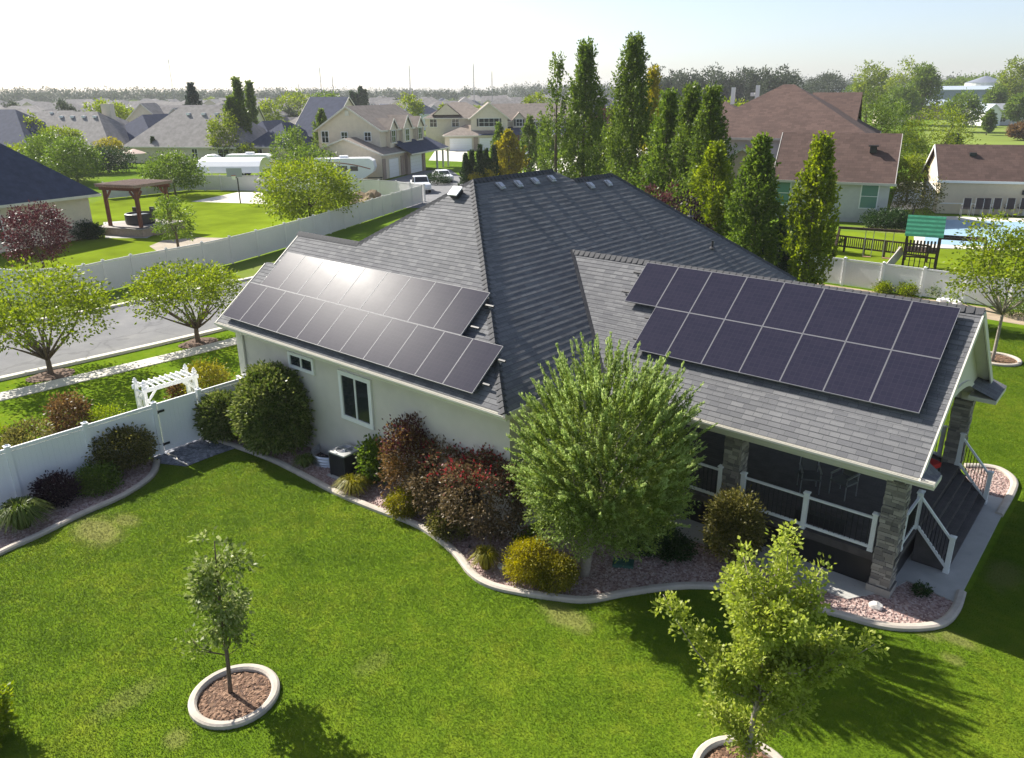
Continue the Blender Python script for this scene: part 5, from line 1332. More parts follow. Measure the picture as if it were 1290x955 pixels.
def wing(H, x0, x1, y0, y1, ez, s, kind, wall, roof, trim, axis='x', ov=.4, z0=0.0, name='wing'):
    m = MB(); m.box(x0, x1, y0, y1, z0, ez)
    if kind == 'gable': gwall(m, x0, x1, y0, y1, ez, s, axis)
    m.build('wall', wall, H)
    m = MB(); zr = hip(m, x0, x1, y0, y1, ez, s, ov) if kind == 'hip' else gable(m, x0, x1, y0, y1, ez, s, axis, ov)
    r = m.build('roof', roof, H)
    m = MB()
    if kind == 'hip': fascia_rect(m, x0, x1, y0, y1, ez, s, ov)
    else:
        if axis == 'x': fascia_rect(m, x0, x1, y0, y1, ez, s, ov, sides='ns')
        else: fascia_rect(m, x0, x1, y0, y1, ez, s, ov, sides='ew')
        rakes(m, x0, x1, y0, y1, ez, s, axis, ov)
    m.build('fascia', trim, H)
    return zr

# --- left neighbour, hip roof with its shade painted in dark blue (its east wall faces the street)
H = empty('neighbour_house', (-44.6, 14.6, 0), R(10), 'tan house with blue-grey shade painted into its roof, cut off by the left edge', 'house')
wing(H, -22, -.3, -26, -.4, 4.15, .9, 'hip', M['tan'], M['roof_blue_shade'], M['trim'], ov=.7)
win(H, 'e', -9.6, -7.6, 1.0, 2.7, -.3, mull=1, cross=False)
win(H, 'e', -4.4, -3.4, 1.2, 2.6, -.3)
vents(H, [(-2.6, -5.5, 5.2)], M['dark'], .1)
tree('plum_tree', P(58, 350), 'maroon-leaved plum tree in front of the dark-roofed tan house', 'tree', *(lambda C, d: (clumps(C, d, 26, .24, .16, .09, 0, .6), LM['maroon']))(*ellipsoid(240, (0, 0, 2.85), (1.8, 1.8, 2.0), 1.5, 21, .2, -.8)), (lambda m: (wood(m, (0, 0, 0), (0, 0, 1.6), .1, .07, .03), [wood(m, (0, 0, 1.2), (math.cos(a)*1.2, math.sin(a)*1.2, 3.0), .05, .01) for a in range(6)], m)[-1])(MB()), M['bark'])
for i, (u, v, s, lab) in enumerate(((105, 301, .9, 'dark evergreen shrub at the corner of the dark-roofed tan house'), (118, 300, .6, 'small evergreen shrub at the corner of the dark-roofed tan house'))):
    shrub(P(u, v), s, s*1.5, LM['dark'], lab, .14, .08, 70, 20, .2)

# --- beige two-storey house with garages (u along the front, n to the back)
K = P(482.5, 226.4); H = empty('beige_house', (*K, 0), math.atan2(.92, -.40), 'large beige two-storey house with two white garage doors and a white camper beside it', 'house')
# local x = along the front (away from us), local y = towards the back (left in the picture)
wing(H, 0, 7.5, 0, 10.8, 3.45, .36, 'gable', M['beige'], M['roof_tan'], M['trim'], 'x')
zr = wing(H, 3.2, 19, 1.6, 11.2, 6.5, .62, 'gable', M['beige'], M['roof_tan'], M['trim'], 'x')
m = MB(); rface(m, [(6.5, -1.6, 2.95), (21.5, -1.6, 2.95), (20, 1.7, 4.6), (6.5, 1.7, 4.6)]); rface(m, [(21.5, -1.6, 2.95), (21.5, 3, 2.95), (20, 1.7, 4.6)]); m.build('porch_roof', M['roof_blue_shade'], H)
m = MB(); m.box(6.4, 21.55, -1.66, -1.6, 2.75, 2.96); m.box(21.5, 21.55, -1.6, 3, 2.75, 2.96); m.build('porch_fascia', M['trim'], H)
m = MB(); m.box(7.5, 13.5, -.4, 1.6, 0, 3.1); m.build('wall', M['brickred'], H)
gdoor(H, 's', 2.2, 5.2, 2.5, -.005); gdoor(H, 's', 8.6, 12.6, 2.5, -.405)
for x in (.0, 6.0, 7.3, 13.0): m = MB(); m.box(x+.02, x+.9, -.55 if x > 7 else -.16, -.01 if x < 7 else -.41, 0, 2.7); m.build('stone_pier', M['brickred'], H)
for x in (16.5, 19, 21.2): m = MB(); m.box(x-.12, x+.12, -1.5, -1.26, 0, 2.75); m.build('porch_post', M['trim'], H)
win(H, 's', 14.2, 15.6, .9, 2.4, 1.6); 
for xc, w_ in ((6.4, 2.4), (11.2, 3.0), (16, 2.4)):
    m = MB(); y = 1.05; m.box(xc-w_/2, xc+w_/2, y, 1.62, 3.6, 6.5); m.face([(xc-w_/2, y, 6.5), (xc+w_/2, y, 6.5), (xc, y, 6.5+w_*.5)]); m.build('dormer_wall', M['beige'], H)
    m = MB(); zz = 6.5+w_*.52
    for s in (-1, 1): rface(m, [(xc+s*(w_/2+.25), y-.25, 6.28), (xc+s*(w_/2+.25), 4.5, 6.28), (xc, 5.5, zz+.06), (xc, y-.25, zz+.06)])
    m.build('dormer_roof', M['roof_tan'], H)
    m = MB(); m.bar((xc-w_/2-.25, y-.26, 6.2), (xc, y-.26, zz-.02), .06, .18); m.bar((xc+w_/2+.25, y-.26, 6.2), (xc, y-.26, zz-.02), .06, .18); m.build('dormer_trim', M['trim'], H)
    win(H, 's', xc-.6, xc+.6, 4.5, 6.1, y, shutters=M['brickred'] if w_ < 3 else None)
win(H, 'w', -.0+3.0, 3.9, 4.9, 6.0, 3.2); win(H, 'w', 6.6, 7.5, 4.9, 6.0, 3.2); win(H, 'w', 9.6, 10.6, 4.6, 6.1, 3.2)
m = MB(); m.box(3.1, 3.19, 6.1, 6.7, 8.2, 8.9); m.build('gable_vent', M['trim'], H)

# --- second beige house behind, gables to the front
o9 = P(548, 189); H = empty('beige_house', (*o9, 0), math.atan2(.68, .73), 'taupe-roofed beige house with front gables and dark shutters behind the arborvitae', 'house')
wing(H, -2, 12, 4, 15, 6.3, .52, 'hip', M['tan'], M['roof_tan'], M['trim'])
wing(H, 7.5, 15, -1.5, 12, 6.3, .75, 'gable', M['tan'], M['roof_tan'], M['trim'], 'y')
wing(H, 12, 32, 2, 12, 5.7, .62, 'gable', M['tan'], M['roof_tan'], M['trim'], 'x')
wing(H, 2.2, 15.4, -3.2, 5, 3.1, .42, 'hip', M['tan'], M['roof_tan'], M['trim'])
m = MB(); rface(m, [(9, -4.0, 3.0), (33, -4.0, 3.0), (32, 1.9, 4.3), (9, 1.9, 4.3)]); m.build('porch_roof', M['roof_blue_shade'], H)
for x in (17, 20, 23, 26, 29, 32): m = MB(); m.box(x-.15, x+.15, -3.8, -3.5, 0, 2.98); m.build('porch_post', M['redwood'], H)
gdoor(H, 's', 3.2, 7.6, 2.4, -3.205); gdoor(H, 's', 9.2, 14.2, 2.4, -3.205)
m = MB(); m.box(8.0, 8.9, -3.35, -3.21, 0, 2.6); m.build('stone_pier', M['brickred'], H)
win(H, 's', 9.2, 13.2, 4.6, 6.1, -1.5, shutters=M['dark'], mull=3)
win(H, 's', -1.0, .4, 4.4, 6.0, 4); win(H, 's', 3.6, 5.0, 4.4, 6.0, 4)
for xc in (17.5, 26):
    m = MB(); m.box(xc-1.3, xc+1.3, 1.3, 2.02, 3.6, 5.8); m.face([(xc-1.3, 1.3, 5.8), (xc+1.3, 1.3, 5.8), (xc, 1.3, 7.1)]); m.build('dormer_wall', M['tan'], H)
    m = MB()
    for s in (-1, 1): rface(m, [(xc+s*1.55, 1.0, 5.6), (xc+s*1.55, 4.2, 5.6), (xc, 6, 7.2), (xc, 1.0, 7.2)])
    m.build('dormer_roof', M['roof_tan'], H); win(H, 's', xc-.6, xc+.6, 4.5, 5.8, 1.3, shutters=M['dark'])
win(H, 's', 21, 22.4, 4.4, 5.8, 2, shutters=M['dark'])
m = MB(); m.face([(-.2, 3.55, 6.75), (5.2, 3.55, 6.75), (2.5, 3.55, 8.9)]); m.build('gable_wall', M['tan'], H)
m = MB()
for s in (-1, 1): rface(m, [(2.5+s*3.1, 3.4, 6.6), (2.5+s*3.1, 7.5, 6.6), (2.5, 10, 9.05), (2.5, 3.4, 9.05)])
m.build('gable_roof', M['roof_tan'], H)

# --- big brown-roofed house on the right
H = empty('brown_roof_house', (4.7, 60.3, 0), R(15), 'large grey-walled house with brown hip roofs behind the row of young trees', 'house')
RB = M['roof_brown']
wing(H, -9.5, 0, 0, 8.6, 3.85, .82, 'gable', M['greysid'], RB, M['trim_dim'], 'x', ov=.45)
wing(H, -20.3, -2.4, 9.2, 26, 6.9, .565, 'hip', M['greysid'], RB, M['trim_dim'], ov=.6)
m = MB(); m.box(-9.0, -4.5, 17, 30, 0, 6.6); gwall(m, -9, -4.5, 17, 30, 6.6, .62, 'x'); m.build('wall', M['greysid'], H)
m = MB(); gable(m, -9.0, -4.5, 17, 30, 6.75, .62, 'x'); m.build('roof', RB, H)
wing(H, -26, -12, 16, 30, 6.4, .5, 'hip', M['brickred'], RB, M['trim_dim'])
wing(H, -17, -9.3, 3.0, 12, 3.6, .62, 'gable', M['brickred'], RB, M['trim_dim'], 'y')
win(H, 's', -2.2, -.9, 1.3, 3.3, 0, mull=0, gl=M['glass_teal']); win(H, 's', -9.3, -8.2, 1.3, 3.3, 0, mull=0, gl=M['glass_teal'])
m = MB()
for x in (-1.8, -6.6): m.box(x-.28, x+.28, 2.2, 2.7, 5.8, 6.35); m.box(x-.42, x+.42, 2.0, 2.6, 6.35, 6.45)
m.build('roof_vent', M['black'], H)
vents(H, [(-17.5, 19.5, 10.2), (-15.5, 20.5, 10.6)], M['winframe'], .22)
m = MB(); m.box(-17.7, -17.3, 19.3, 19.7, 9.6, 11.4); m.box(-15.2, -14.8, 20.3, 20.7, 9.8, 11.6); m.build('roof_pipe', M['winframe'], H)
# --- garage by the pool
HG = P(1178.5, 268.5); ang = math.atan2(*(np.array(P(1290, 274.7))-np.array(HG))[::-1])
H = empty('pool_garage', (*HG, 0), ang+R(12), 'cream garage with a brown gable roof beside the pool at the right edge', 'garage')
wing(H, 0, 16, 0, 7.5, 3.35, .72, 'gable', simple('cream_stucco', (.66, .56, .42), .85, .2, .05), RB, M['winframe'], 'x', ov=.4)
gdoor(H, 'w', 1.4, 5.9, 2.3, -.005); gdoor(H, 's', 7.3, 9.4, 2.2, -.005)
m = MB(); m.box(6.85, 7.05, -.16, -.005, 1.9, 2.3); m.build('wall_lamp', M['black'], H)
m = MB(); m.box(.2, 3.2, -.09, -.004, .9, 1.0); m.build('ledge', M['winframe'], H)
m = MB()
for x in (2.8, 9.2): m.box(x-.28, x+.28, 2.3, 2.7, 5.1, 5.4)
m.build('roof_vent', M['black'], H)
tree('ornamental_tree', P(1150, 280), 'small bronze-green ornamental tree between the grey house and the pool garage', 'tree', *(lambda C, d: (clumps(C, d, 24, .25, .18, .1, 0, .6), LM['olive']))(*ellipsoid(110, (0, 0, 2.1), (1.9, 1.9, 1.4), 1.5, 33, .25, -.7)), (lambda m: (wood(m, (0, 0, 0), (0, 0, 1.5), .09, .06), m)[-1])(MB()), M['bark'])
shrub(P(1113, 287), 1.6, 1.3, LM['dark'], 'dark green shrub at the foot of the grey house corner', .16, .09, 110, 20, .22)
shrub(P(1010, 300), 1.2, 1.6, LM['dark'], 'round dark shrub under the teal window of the grey house', .16, .09, 90, 20, .22)

# --- houses of the left subdivision, placed from their eave corners
def placed(u, vbase, rz, label, name='suburban_house'):
    x, y = P(u, vbase); return empty(name, (x, y, 0), rz, label, 'house')
yaw0 = YAW     # local x to the right of the picture, local y away from us
H = placed(142, 205, R(28), 'grey hip-roofed house with four pale roof vents and a chimney gable in the second row')
wing(H, -21, 0, 0, 13, 3.2, .8, 'hip', M['tan'], M['roof_far'], M['trim']); wing(H, -7, 5, 5.5, 25, 3.2, .75, 'hip', M['brickred'], M['roof_blue_shade'], M['trim'])  # second wing's roof has the shade of its slope painted in
wing(H, -15, -5, 9, 19, 4.4, .7, 'hip', M['tan'], M['roof_far'], M['trim'])
m = MB(); m.box(-6.8, -4.9, 8.0, 9.2, 5, 9.7); m.build('chimney', M['tan'], H)
vents(H, [(x, 5.3, 7.5) for x in (-13.2, -10.9, -8.5, -6.2)], M['white'], .3)
win(H, 's', -3, -1.6, 1, 2.5, 0); win(H, 'e', 12, 14, 1, 2.5, 5)
H = placed(310, 207, R(27), 'wide grey hip-roofed house with three roof vents behind the round yard tree')
wing(H, -23, 0, 0, 14, 3.1, .85, 'hip', M['tan'], M['roof_far'], M['trim']); wing(H, -8, .5, 9, 24, 3.1, .8, 'hip', M['tan'], M['roof_blue_shade'], M['trim'])  # right wing roof darkened by colour to stand for shade
vents(H, [(x, 5.6, 7.9) for x in (-13.5, -10.5, -7.9)], M['white'], .3); win(H, 's', -5, -3, 1, 2.4, 0); win(H, 's', -10, -9, 1, 2.4, 0)
H = placed(352, 207, R(20), 'house with dark blue shade painted into its roof facets and pale hips behind the white canopy')
wing(H, -6, 2.5, 0, 11, 3.1, .8, 'hip', M['tan'], M['roof_blue_shade'], M['trim']); wing(H, -2.5, 5, 8, 22, 4.6, .85, 'gable', M['tan'], M['roof_blue_shade'], M['trim'], 'x'); wing(H, -9, 0, 11, 22, 4.6, .72, 'hip', M['tan'], M['roof_far'], M['trim'])  # dark facets are shade put into the roof colour
win(H, 's', -4.4, -3.2, .9, 2.4, 0); win(H, 's', -1.6, -.4, .9, 2.4, 0); win(H, 'e', 2, 4, .9, 2.3, 2.5)
H = placed(40, 208, R(30), 'dark-roofed house at the left edge behind the garden trees')
wing(H, -18, 0, 0, 15, 3.3, .75, 'hip', M['tan'], M['roof_blue_shade'], M['trim'])
# gabled pale two-storey
H = empty('gabled_house', (*polar(160, 188), 0), yaw0+R(4), 'pale grey two-storey house with three steep front gables in the middle distance', 'house')
wing(H, 0, 24, 2, 13, 5.6, .62, 'gable', M['tan'], M['roof_far'], M['trim'], 'x')
for x0, x1, e in ((-1, 6.5, 6.0), (6.5, 12, 6.0), (14, 19.5, 5.8)):
    wing(H, x0, x1, -1.2, 7, e, .95, 'gable', M['tan'], M['roof_far'], M['trim'], 'y')
    xc = (x0+x1)/2; win(H, 's', xc-.9, xc+.9, 4.0, 5.4, -1.2); win(H, 's', xc-.9, xc+.9, 1.0, 2.4, -1.2)
H = empty('gabled_house', (*polar(258, 235), 0), yaw0+R(-6), 'grey-roofed house with a dark-sided gable behind the slim poplars on the left', 'house')
wing(H, -4, 18, 0, 11, 6.0, .6, 'hip', M['greysid'], M['roof_far'], M['trim']); wing(H, 1, 9, -2, 8, 6.0, .7, 'gable', M['tan'], M['roof_blue_shade'], M['trim'], 'y'); win(H, 's', 4, 6, 3.6, 5, -2)
H = empty('suburban_house', (*polar(38, 215), 0), yaw0+R(3), 'grey hip-roofed house with a row of white vents near the left edge', 'house')
wing(H, -8, 12, 0, 13, 4.0, .6, 'hip', M['tan'], M['roof_far'], M['trim']); wing(H, 12, 20, 2, 12, 4.0, .62, 'hip', M['tan'], M['roof_blue_shade'], M['trim']); wing(H, -13, -5, -3, 8, 3.6, .7, 'gable', M['tan'], M['roof_far'], M['trim'], 'y')
vents(H, [(x, 5.5, 7.4) for x in (1, 2.8, 4.6, 6.4, 8.2)], M['white'], .3)
H = empty('white_gable_house', (*polar(487, 255), 0), yaw0+R(25), 'small white-gabled house with a dark roof beyond the big beige house', 'house')
wing(H, -4, 5, 0, 9, 5.2, .6, 'gable', M['white'], M['roof_blue_shade'], M['white'], 'y'); wing(H, 5, 18, 1, 10, 5.0, .6, 'hip', M['white'], M['roof_blue_shade'], M['white'])

# --- the field of roofs further away
protos = []
def far_house(i):
    h = empty('distant_house', (0, 0, 0)); s = random.uniform(.5, .68); w_ = random.uniform(13, 18); d = random.uniform(10, 13); e = random.choice((3.2, 3.4, 5.6))
    wl = [M['tan'], M['beige'], M['greysid']][i % 3]; rf = [M['roof_far'], M['roof_tan'], M['roof_far'], M['roof_blue_shade']][i % 4]
    wing(h, -w_/2, w_/2, -d/2, d/2, e, s, 'hip' if i % 3 else 'gable', wl, rf, M['trim'])
    wing(h, -w_/2+1, -w_/2+6.5, -d/2-3, 0, e*.95, .75, 'gable', wl, rf, M['trim'], 'y'); win(h, 's', -w_/2+2.6, -w_/2+4.9, 1, 2.4, -d/2-3); win(h, 's', 1, 3, 1, 2.4, -d/2)
    return h
protos = [far_house(i) for i in range(8)]
used = [False]*8; k = 0
LAB = 'distant house among the hazy rooftops towards the horizon'
def put_far(x, y, rz, lab=LAB, grp='distant houses of the subdivision'):
    global k
    i = k % 8; k += 1
    o = protos[i] if not used[i] else copy_tree(protos[i]); used[i] = True
    o.location = (x, y, 0); o.rotation_euler = (0, 0, rz); tag(o, lab, 'house', grp)
rr = random.Random(3)
for D, us in ((235, range(-60, 720, 44)), (280, range(-50, 740, 34)), (330, range(-60, 780, 30)), (390, range(-60, 820, 27)), (460, range(-60, 860, 25)), (560, range(-60, 900, 25)), (680, range(-60, 900, 28))):
    for u in us:
        uu = u+rr.uniform(-9, 9)
        if D == 235 and (150 < uu < 320 or 440 < uu < 720): continue
        x, y = polar(uu, D+rr.uniform(-14, 14)); put_far(x, y, yaw0+R(rr.choice((0, 90, 180, -90))+rr.uniform(-12, 12)))
# --- farm on the right
FY = yaw0
def shed(u, D, w_, d, e, s, label, name, wall, roof, axis='x', rz=0):
    h = empty(name, (*polar(u, D), 0), FY+rz, label, 'barn' if 'barn' in name else 'shed'); wing(h, -w_/2, w_/2, 0, d, e, s, 'gable', wall, roof, M['white'], axis, ov=.3); return h
bluemetal = simple('pale_blue_metal', (.42, .48, .54), .5, .4, .06); brn = simple('brown_barn_metal', (.20, .15, .12), .8, .2, .1)
shed(1200, 350, 26, 16, 5.2, .22, 'long low barn with a pale metal roof left of the farm field', 'metal_barn', brn, bluemetal)
shed(1222, 400, 30, 14, 10.5, .2, 'tall open barn with a blue-white roof behind the long low one', 'metal_barn', simple('barn_blue', (.24, .28, .36), .7), bluemetal)
h = shed(1270, 300, 16, 9, 4.6, .4, 'grey farmhouse with a white gable at the edge of the field', 'farm_house', M['greysid'], simple('grey_metal_roof', (.30, .31, .33), .6)); h['category'] = 'house'
win(h, 's', -1, 1, 1, 2.6, 0); win(h, 's', 3, 5, 1, 2.6, 0)
wing(h, -8, -3, -4, 4, 4.4, .8, 'gable', M['white'], bluemetal, M['white'], 'y')
shed(1060, 330, 9, 7, 3.0, .3, 'small brown shed among the trees right of the brown roof', 'garden_shed', brn, M['roof_tan'])
shed(1130, 300, 8, 6, 4.0, .4, 'small pale-fronted shed among the farm trees', 'garden_shed', M['tan'], M['roof_tan'])
h = empty('grain_silo', (*polar(1239, 430), 0), 0, 'white cylindrical grain silo behind the farm barns', 'silo')
m = MB(); m.lathe([(8, 0), (8, 13.2)], n=24); m.build('bin', simple('dull_white_silo', (.6, .6, .58), .6), h); m = MB(); m.lathe([(8.15, 13.2), (.5, 16)], n=24); m.build('conical_roof', M['galv'], h)
h = shed(1070, 420, 13, 9, 9, .5, 'white gabled building peeping over the brown roof', 'white_building', M['white'], M['white'])
h['category'] = 'building'
# masts on the horizon
for i, (u, v, D, s) in enumerate(((218, 77, 380, .3), (405, 86, 400, .26), (517, 84, 400, .3), (597, 83, 400, .26), (377, 104, 380, .2), (420, 96, 390, .2), (207, 106, 360, .2), (620, 92, 420, .2))):
    z = CAM[2]+(114.7-v)/F_PX*D/1.0; x, y = polar(u, D); m = MB()
    for a in (0, 2.1, 4.2): m.bar((s*1.6*math.cos(a), s*1.6*math.sin(a), 0), (s*.4*math.cos(a), s*.4*math.sin(a), z*.97), .09)
    for q in range(14): zz = z*.97*q/14; f = s*1.6-(s*1.2)*q/14; m.bar((f, 0, zz), (f*math.cos(2.1), f*math.sin(2.1), zz+z*.06), .05); m.bar((f*math.cos(4.2), f*math.sin(4.2), zz), (f, 0, zz+z*.06), .05)
    m.bar((0, 0, z*.9), (0, 0, z), .12)
    tag(m.build('radio_mast', simple('mast_steel', (.3, .3, .32), .6), loc=(x, y, 0)), ['tallest lattice radio mast above the left rooftops', 'lattice mast above the big beige house', 'lattice mast between the two beige houses', 'lattice mast above the second beige house', 'short faint mast left of the beige gable', 'short mast right of the tall one above the beige gable', 'short mast left of the tallest one', 'faint mast left of the poplars'][i], 'mast', 'radio masts on the horizon')
# ------------------------------------------------------------------ columns, poplars, garden and distant trees
def column(loc, h, r, mat, label, n=420, k=16, L=.22, W=.12, seed=1, group=None, pw=.6, name='columnar_tree', z0=.3, splay=.9, thin=0):
    n = int(n*1.75); L *= 1.1; W *= 1.15; t = rng.uniform(0, 1, n); prof = (np.sin(np.pi*np.clip(t*.93+.05, 0, 1)**pw))**.8*(1-.7*t**5)
    a = rng.uniform(0, 6.28, n); lump = 1+.34*np.sin(a*3+t*7+seed)+.22*np.sin(a*2-t*17+seed*2)
    q = np.sqrt(rng.uniform(.25, 1, n))*r*prof*lump
    if thin: q = q*np.where(t > thin, .6, 1)
    S = np.stack([np.cos(a)*q, np.sin(a)*q, z0+t*(h-z0)*.93], -1); D = unit(np.stack([np.cos(a)*.35, np.sin(a)*.35, np.ones(n)], -1)+rng.normal(size=(n, 3))*.14)
    if thin: keep = (t < thin) | (rng.uniform(0, 1, n) < .45); S, D = S[keep], D[keep]
    V = shoots(S, D, h*.1, k, L, W, splay, .1, r*.03)
    m = MB(); wood(m, (0, 0, 0), (0, 0, h*.93), r*.1+.05, .02, .01)
    return tree(name, loc, label, 'tree', V, mat, m, M['bark'], group)
column(polar(702, 74), hz(702, 70, 74), 1.7, LM['poplar'], 'slim poplar with a sparse bare tip, leftmost of the tall three', 330, 14, .24, .13, 2, thin=.62)
column(polar(738, 76), hz(738, 55, 76), 1.85, LM['mid'], 'tall full poplar with a forked tip, middle of the tall three', 620, 18, .24, .13, 3, pw=.5)
column(polar(797, 68), hz(797, 48, 68), 2.0, LM['poplar'], 'tallest dark dense poplar behind the roof ridge', 760, 18, .22, .12, 4, pw=.5)
column(polar(822, 84), hz(822, 86, 84), .85, LM['yellow'], 'narrow yellow-green poplar close behind the tallest dark one', 360, 14, .24, .13, 5, pw=.5)
column(polar(778, 80), hz(778, 140, 80), 1.3, LM['lime'], 'yellow-green bushy column at the left foot of the tallest poplar', 260, 14, .24, .13, 6)
column(polar(843, 62), hz(845, 118, 62), 1.75, LM['mid'], 'broad green columnar tree right of the tallest poplar', 420, 16, .24, .13, 7)
column(polar(872, 60), hz(872, 110, 60), 1.5, LM['poplar'], 'upright dark green tree, left half of the pair before the brown roof', 480, 16, .22, .12, 8)
column(polar(898, 58), hz(898, 112, 58), 1.55, LM['poplar'], 'upright dark green tree, right half of the pair before the brown roof', 480, 16, .22, .12, 9)
column(polar(908, 50), hz(910, 183, 50), 1.45, LM['lime'], 'bright yellow-green feathery tree below the dark upright pair', 380, 16, .22, .11, 10, pw=.8)
column(polar(966, 46.5), hz(966, 176, 46.5), 1.25, LM['mid'], 'dark green conical tree in front of the grey house', 520, 18, .2, .11, 11, pw=.75)
column(polar(1044, 45), hz(1044, 172, 45), 1.05, LM['lime'], 'bright yellow-green upright tree against the grey house wall', 420, 16, .2, .11, 12, pw=.8)
column(polar(938, 49), 4.2, 1.3, LM['mid'], 'low green tree filling the gap left of the dark conical tree', 260, 14, .2, .11, 13, pw=.8)
column(polar(1000, 49), 3.6, 1.1, LM['dark'], 'low dark tree between the conical tree and the bright upright one', 200, 14, .2, .11, 14, pw=.8)
column(polar(640, 103), hz(640, 166, 103), 1.9, LM['yellow'], 'golden-yellow bush on the lawn beyond the roof ridge', 300, 14, .3, .18, 15, pw=.9, name='golden_bush')
column(polar(667, 108), hz(667, 148, 108), 1.2, LM['mid'], 'round-topped green garden tree behind the white pillar', 200, 14, .28, .15, 16, pw=.8)
column(polar(688, 112), hz(690, 152, 112), 1.3, LM['mid'], 'green garden tree close left of the sparse-tipped poplar', 220, 14, .28, .15, 17, pw=.8)
column(polar(628, 112), hz(628, 156, 112), 1.0, LM['mid'], 'slim green tree in front of the second beige house', 200, 14, .28, .15, 18, pw=.8)
column(polar(757, 105), hz(757, 152, 105), 1.9, LM['mid'], 'bushy green tree between the two tallest poplars', 260, 14, .3, .16, 19, pw=.8)
for i, (u, h) in enumerate(((584, 4.2), (592, 4.5), (603, 5.1), (611, 4.6), (621, 4.9))):
    column(polar(u, 97+i*.7), h, .62, LM['dark'], f'{["first","second","third","fourth","fifth"][i]} from the left of the five dark arborvitae columns', 260, 14, .16, .09, 20+i, 'dark arborvitae columns', .45, 'arborvitae', .05)
for i, (u, D, h) in enumerate(((598, 96, 1.9), (615, 97, 2.2))):
    shrub(polar(u, D), .7, h, LM['golden'], ['low golden shrub before the third arborvitae', 'low golden shrub before the fourth arborvitae'][i], .15, .09, 50, 18, .2)
shrub(polar(545, 104), 1.5, 1.3, LM['dark'], 'dark shrubs by the porch of the beige house', .15, .09, 70, 18, .22)
shrub(polar(592, 101), .9, 1.4, LM['mid'], 'green bush right of the white sedan', .15, .09, 60, 18, .22)
def roundtree(loc, h, rx, mat, label, seed, nc=150, per=22, L=.24, W=.13, zc=.58, amp=.22, name='garden_tree', bark='bark', cr=.1, shell=1.5, group=None, droop=.1, zmin=-.85):
    C, d = ellipsoid(nc, (0, 0, h*zc), (rx, rx, h*(1-zc)), shell, seed, amp, zmin)
    m = MB(); wood(m, (0, 0, -.02), (0, 0, h*.45), .035*h*.6+.03, .03*h*.5, .03)
    for q in C[::max(1, nc//8)]: wood(m, (0, 0, h*.3), q, .02*h*.5, .01, .08, 4, 5)
    return tree(name, loc, label, 'tree', clumps(C, d, per, cr*rx, L, W, droop, .6, .75), mat, m, M[bark], group)
roundtree(P(392, 286), 5.8, 4.3, LM['street'], 'large spreading green tree above the curving street fence', 41, 420, 26, .26, .13, .55, .18, cr=.09, droop=.25)
roundtree(P(225, 314), 4.0, 1.45, LM['mid'], 'small upright green tree by the bare path on the neighbour lawn', 42, 140, 22, .17, .09, .57, .2)
roundtree(P(222, 247), 4.9, 3.3, LM['mid'], 'round green tree behind the pergola in front of the back fence', 43, 260, 24, .28, .15, .56, .12)
roundtree(P(68, 228), 6.2, 3.2, LM['mid'], 'dense dark green tree, left of the pair behind the dark-roofed tan house', 44, 300, 24, .3, .16, .52, .15)
roundtree(P(98, 232), 6.4, 3.6, LM['mid'], 'dense green tree, right of the pair behind the dark-roofed tan house', 45, 280, 24, .3, .16, .5, .18)
roundtree(P(85, 218), 6.9, 3.0, LM['street'], 'taller pale yellow-green tree rising behind the dense pair', 46, 200, 22, .34, .18, .62, .2)
roundtree(P(28, 215), 4.2, 3.0, LM['lime'], 'pale green tree at the left edge beside the dense pair', 47, 140, 20, .34, .18, .55, .2)
roundtree(P(138, 218), 3.9, 3.6, LM['dark'], 'very dark round hedge tree with a golden top behind the pergola', 48, 260, 22, .3, .16, .5, .1)
roundtree(P(143, 210), 4.7, 1.9, LM['yellow'], 'golden crown peeping over the very dark round tree', 49, 90, 20, .3, .16, .72, .2)
column(P(197, 205), 4.2, .7, LM['dark'], 'small dark conifer behind the round yard tree', 140, 12, .25, .14, 50, name='conifer')
column(P(300, 203), 10.6, 1.9, LM['poplar'], 'dark upright tree with a pale companion right of the wide grey roof', 420, 16, .35, .18, 51, pw=.7)
roundtree(P(286, 206), 8.2, 2.6, LM['street'], 'pale yellow-green tree leaning against the dark upright one', 52, 170, 22, .36, .2, .55, .25)
roundtree(P(312, 208), 3.2, 1.9, LM['lime'], 'low lime tree at the foot of the dark upright tree', 53, 90, 20, .32, .18, .5, .2)
column(polar(299, 150), hz(298, 100, 150), 1.1, LM['poplar'], 'left of two slim dark poplars rising over the left rooftops', 260, 14, .45, .25, 54, pw=.5)
column(polar(314, 175), hz(314, 104, 175), .9, LM['poplar'], 'right of two slim dark poplars rising over the left rooftops', 220, 14, .5, .28, 55, pw=.5)
column(polar(241, 200), hz(240, 106, 200), 1.7, LM['needle'], 'dark spruce on the skyline above the gabled pale house', 220, 12, .5, .28, 56, pw=.9, name='spruce')
roundtree(polar(360, 118), 6.6, 2.6, LM['mid'], 'green tree at the house with painted roof shade behind the canopy', 57, 160, 20, .34, .18, .52)
roundtree(polar(386, 112), 4.8, 3.0, LM['mid'], 'green tree at the left corner of the big beige house', 58, 160, 20, .32, .18, .5)
column(polar(402, 135), 8.6, 1.5, LM['poplar'], 'dark upright tree left of the beige gable', 240, 14, .32, .18, 59, pw=.8)
roundtree(polar(130, 200), 9.8, 4.2, LM['street'], 'pale green tree among the second-row rooftops', 60, 140, 20, .6, .32, .6)
roundtree(polar(152, 215), 8.6, 3.6, LM['lime'], 'yellow-green tree beside the pale green one among the second-row rooftops', 61, 120, 20, .6, .32, .6)
roundtree(polar(30, 170), 7.6, 3.0, LM['street'], 'green tree between the two roofs at the left edge', 62, 120, 20, .5, .28, .6)
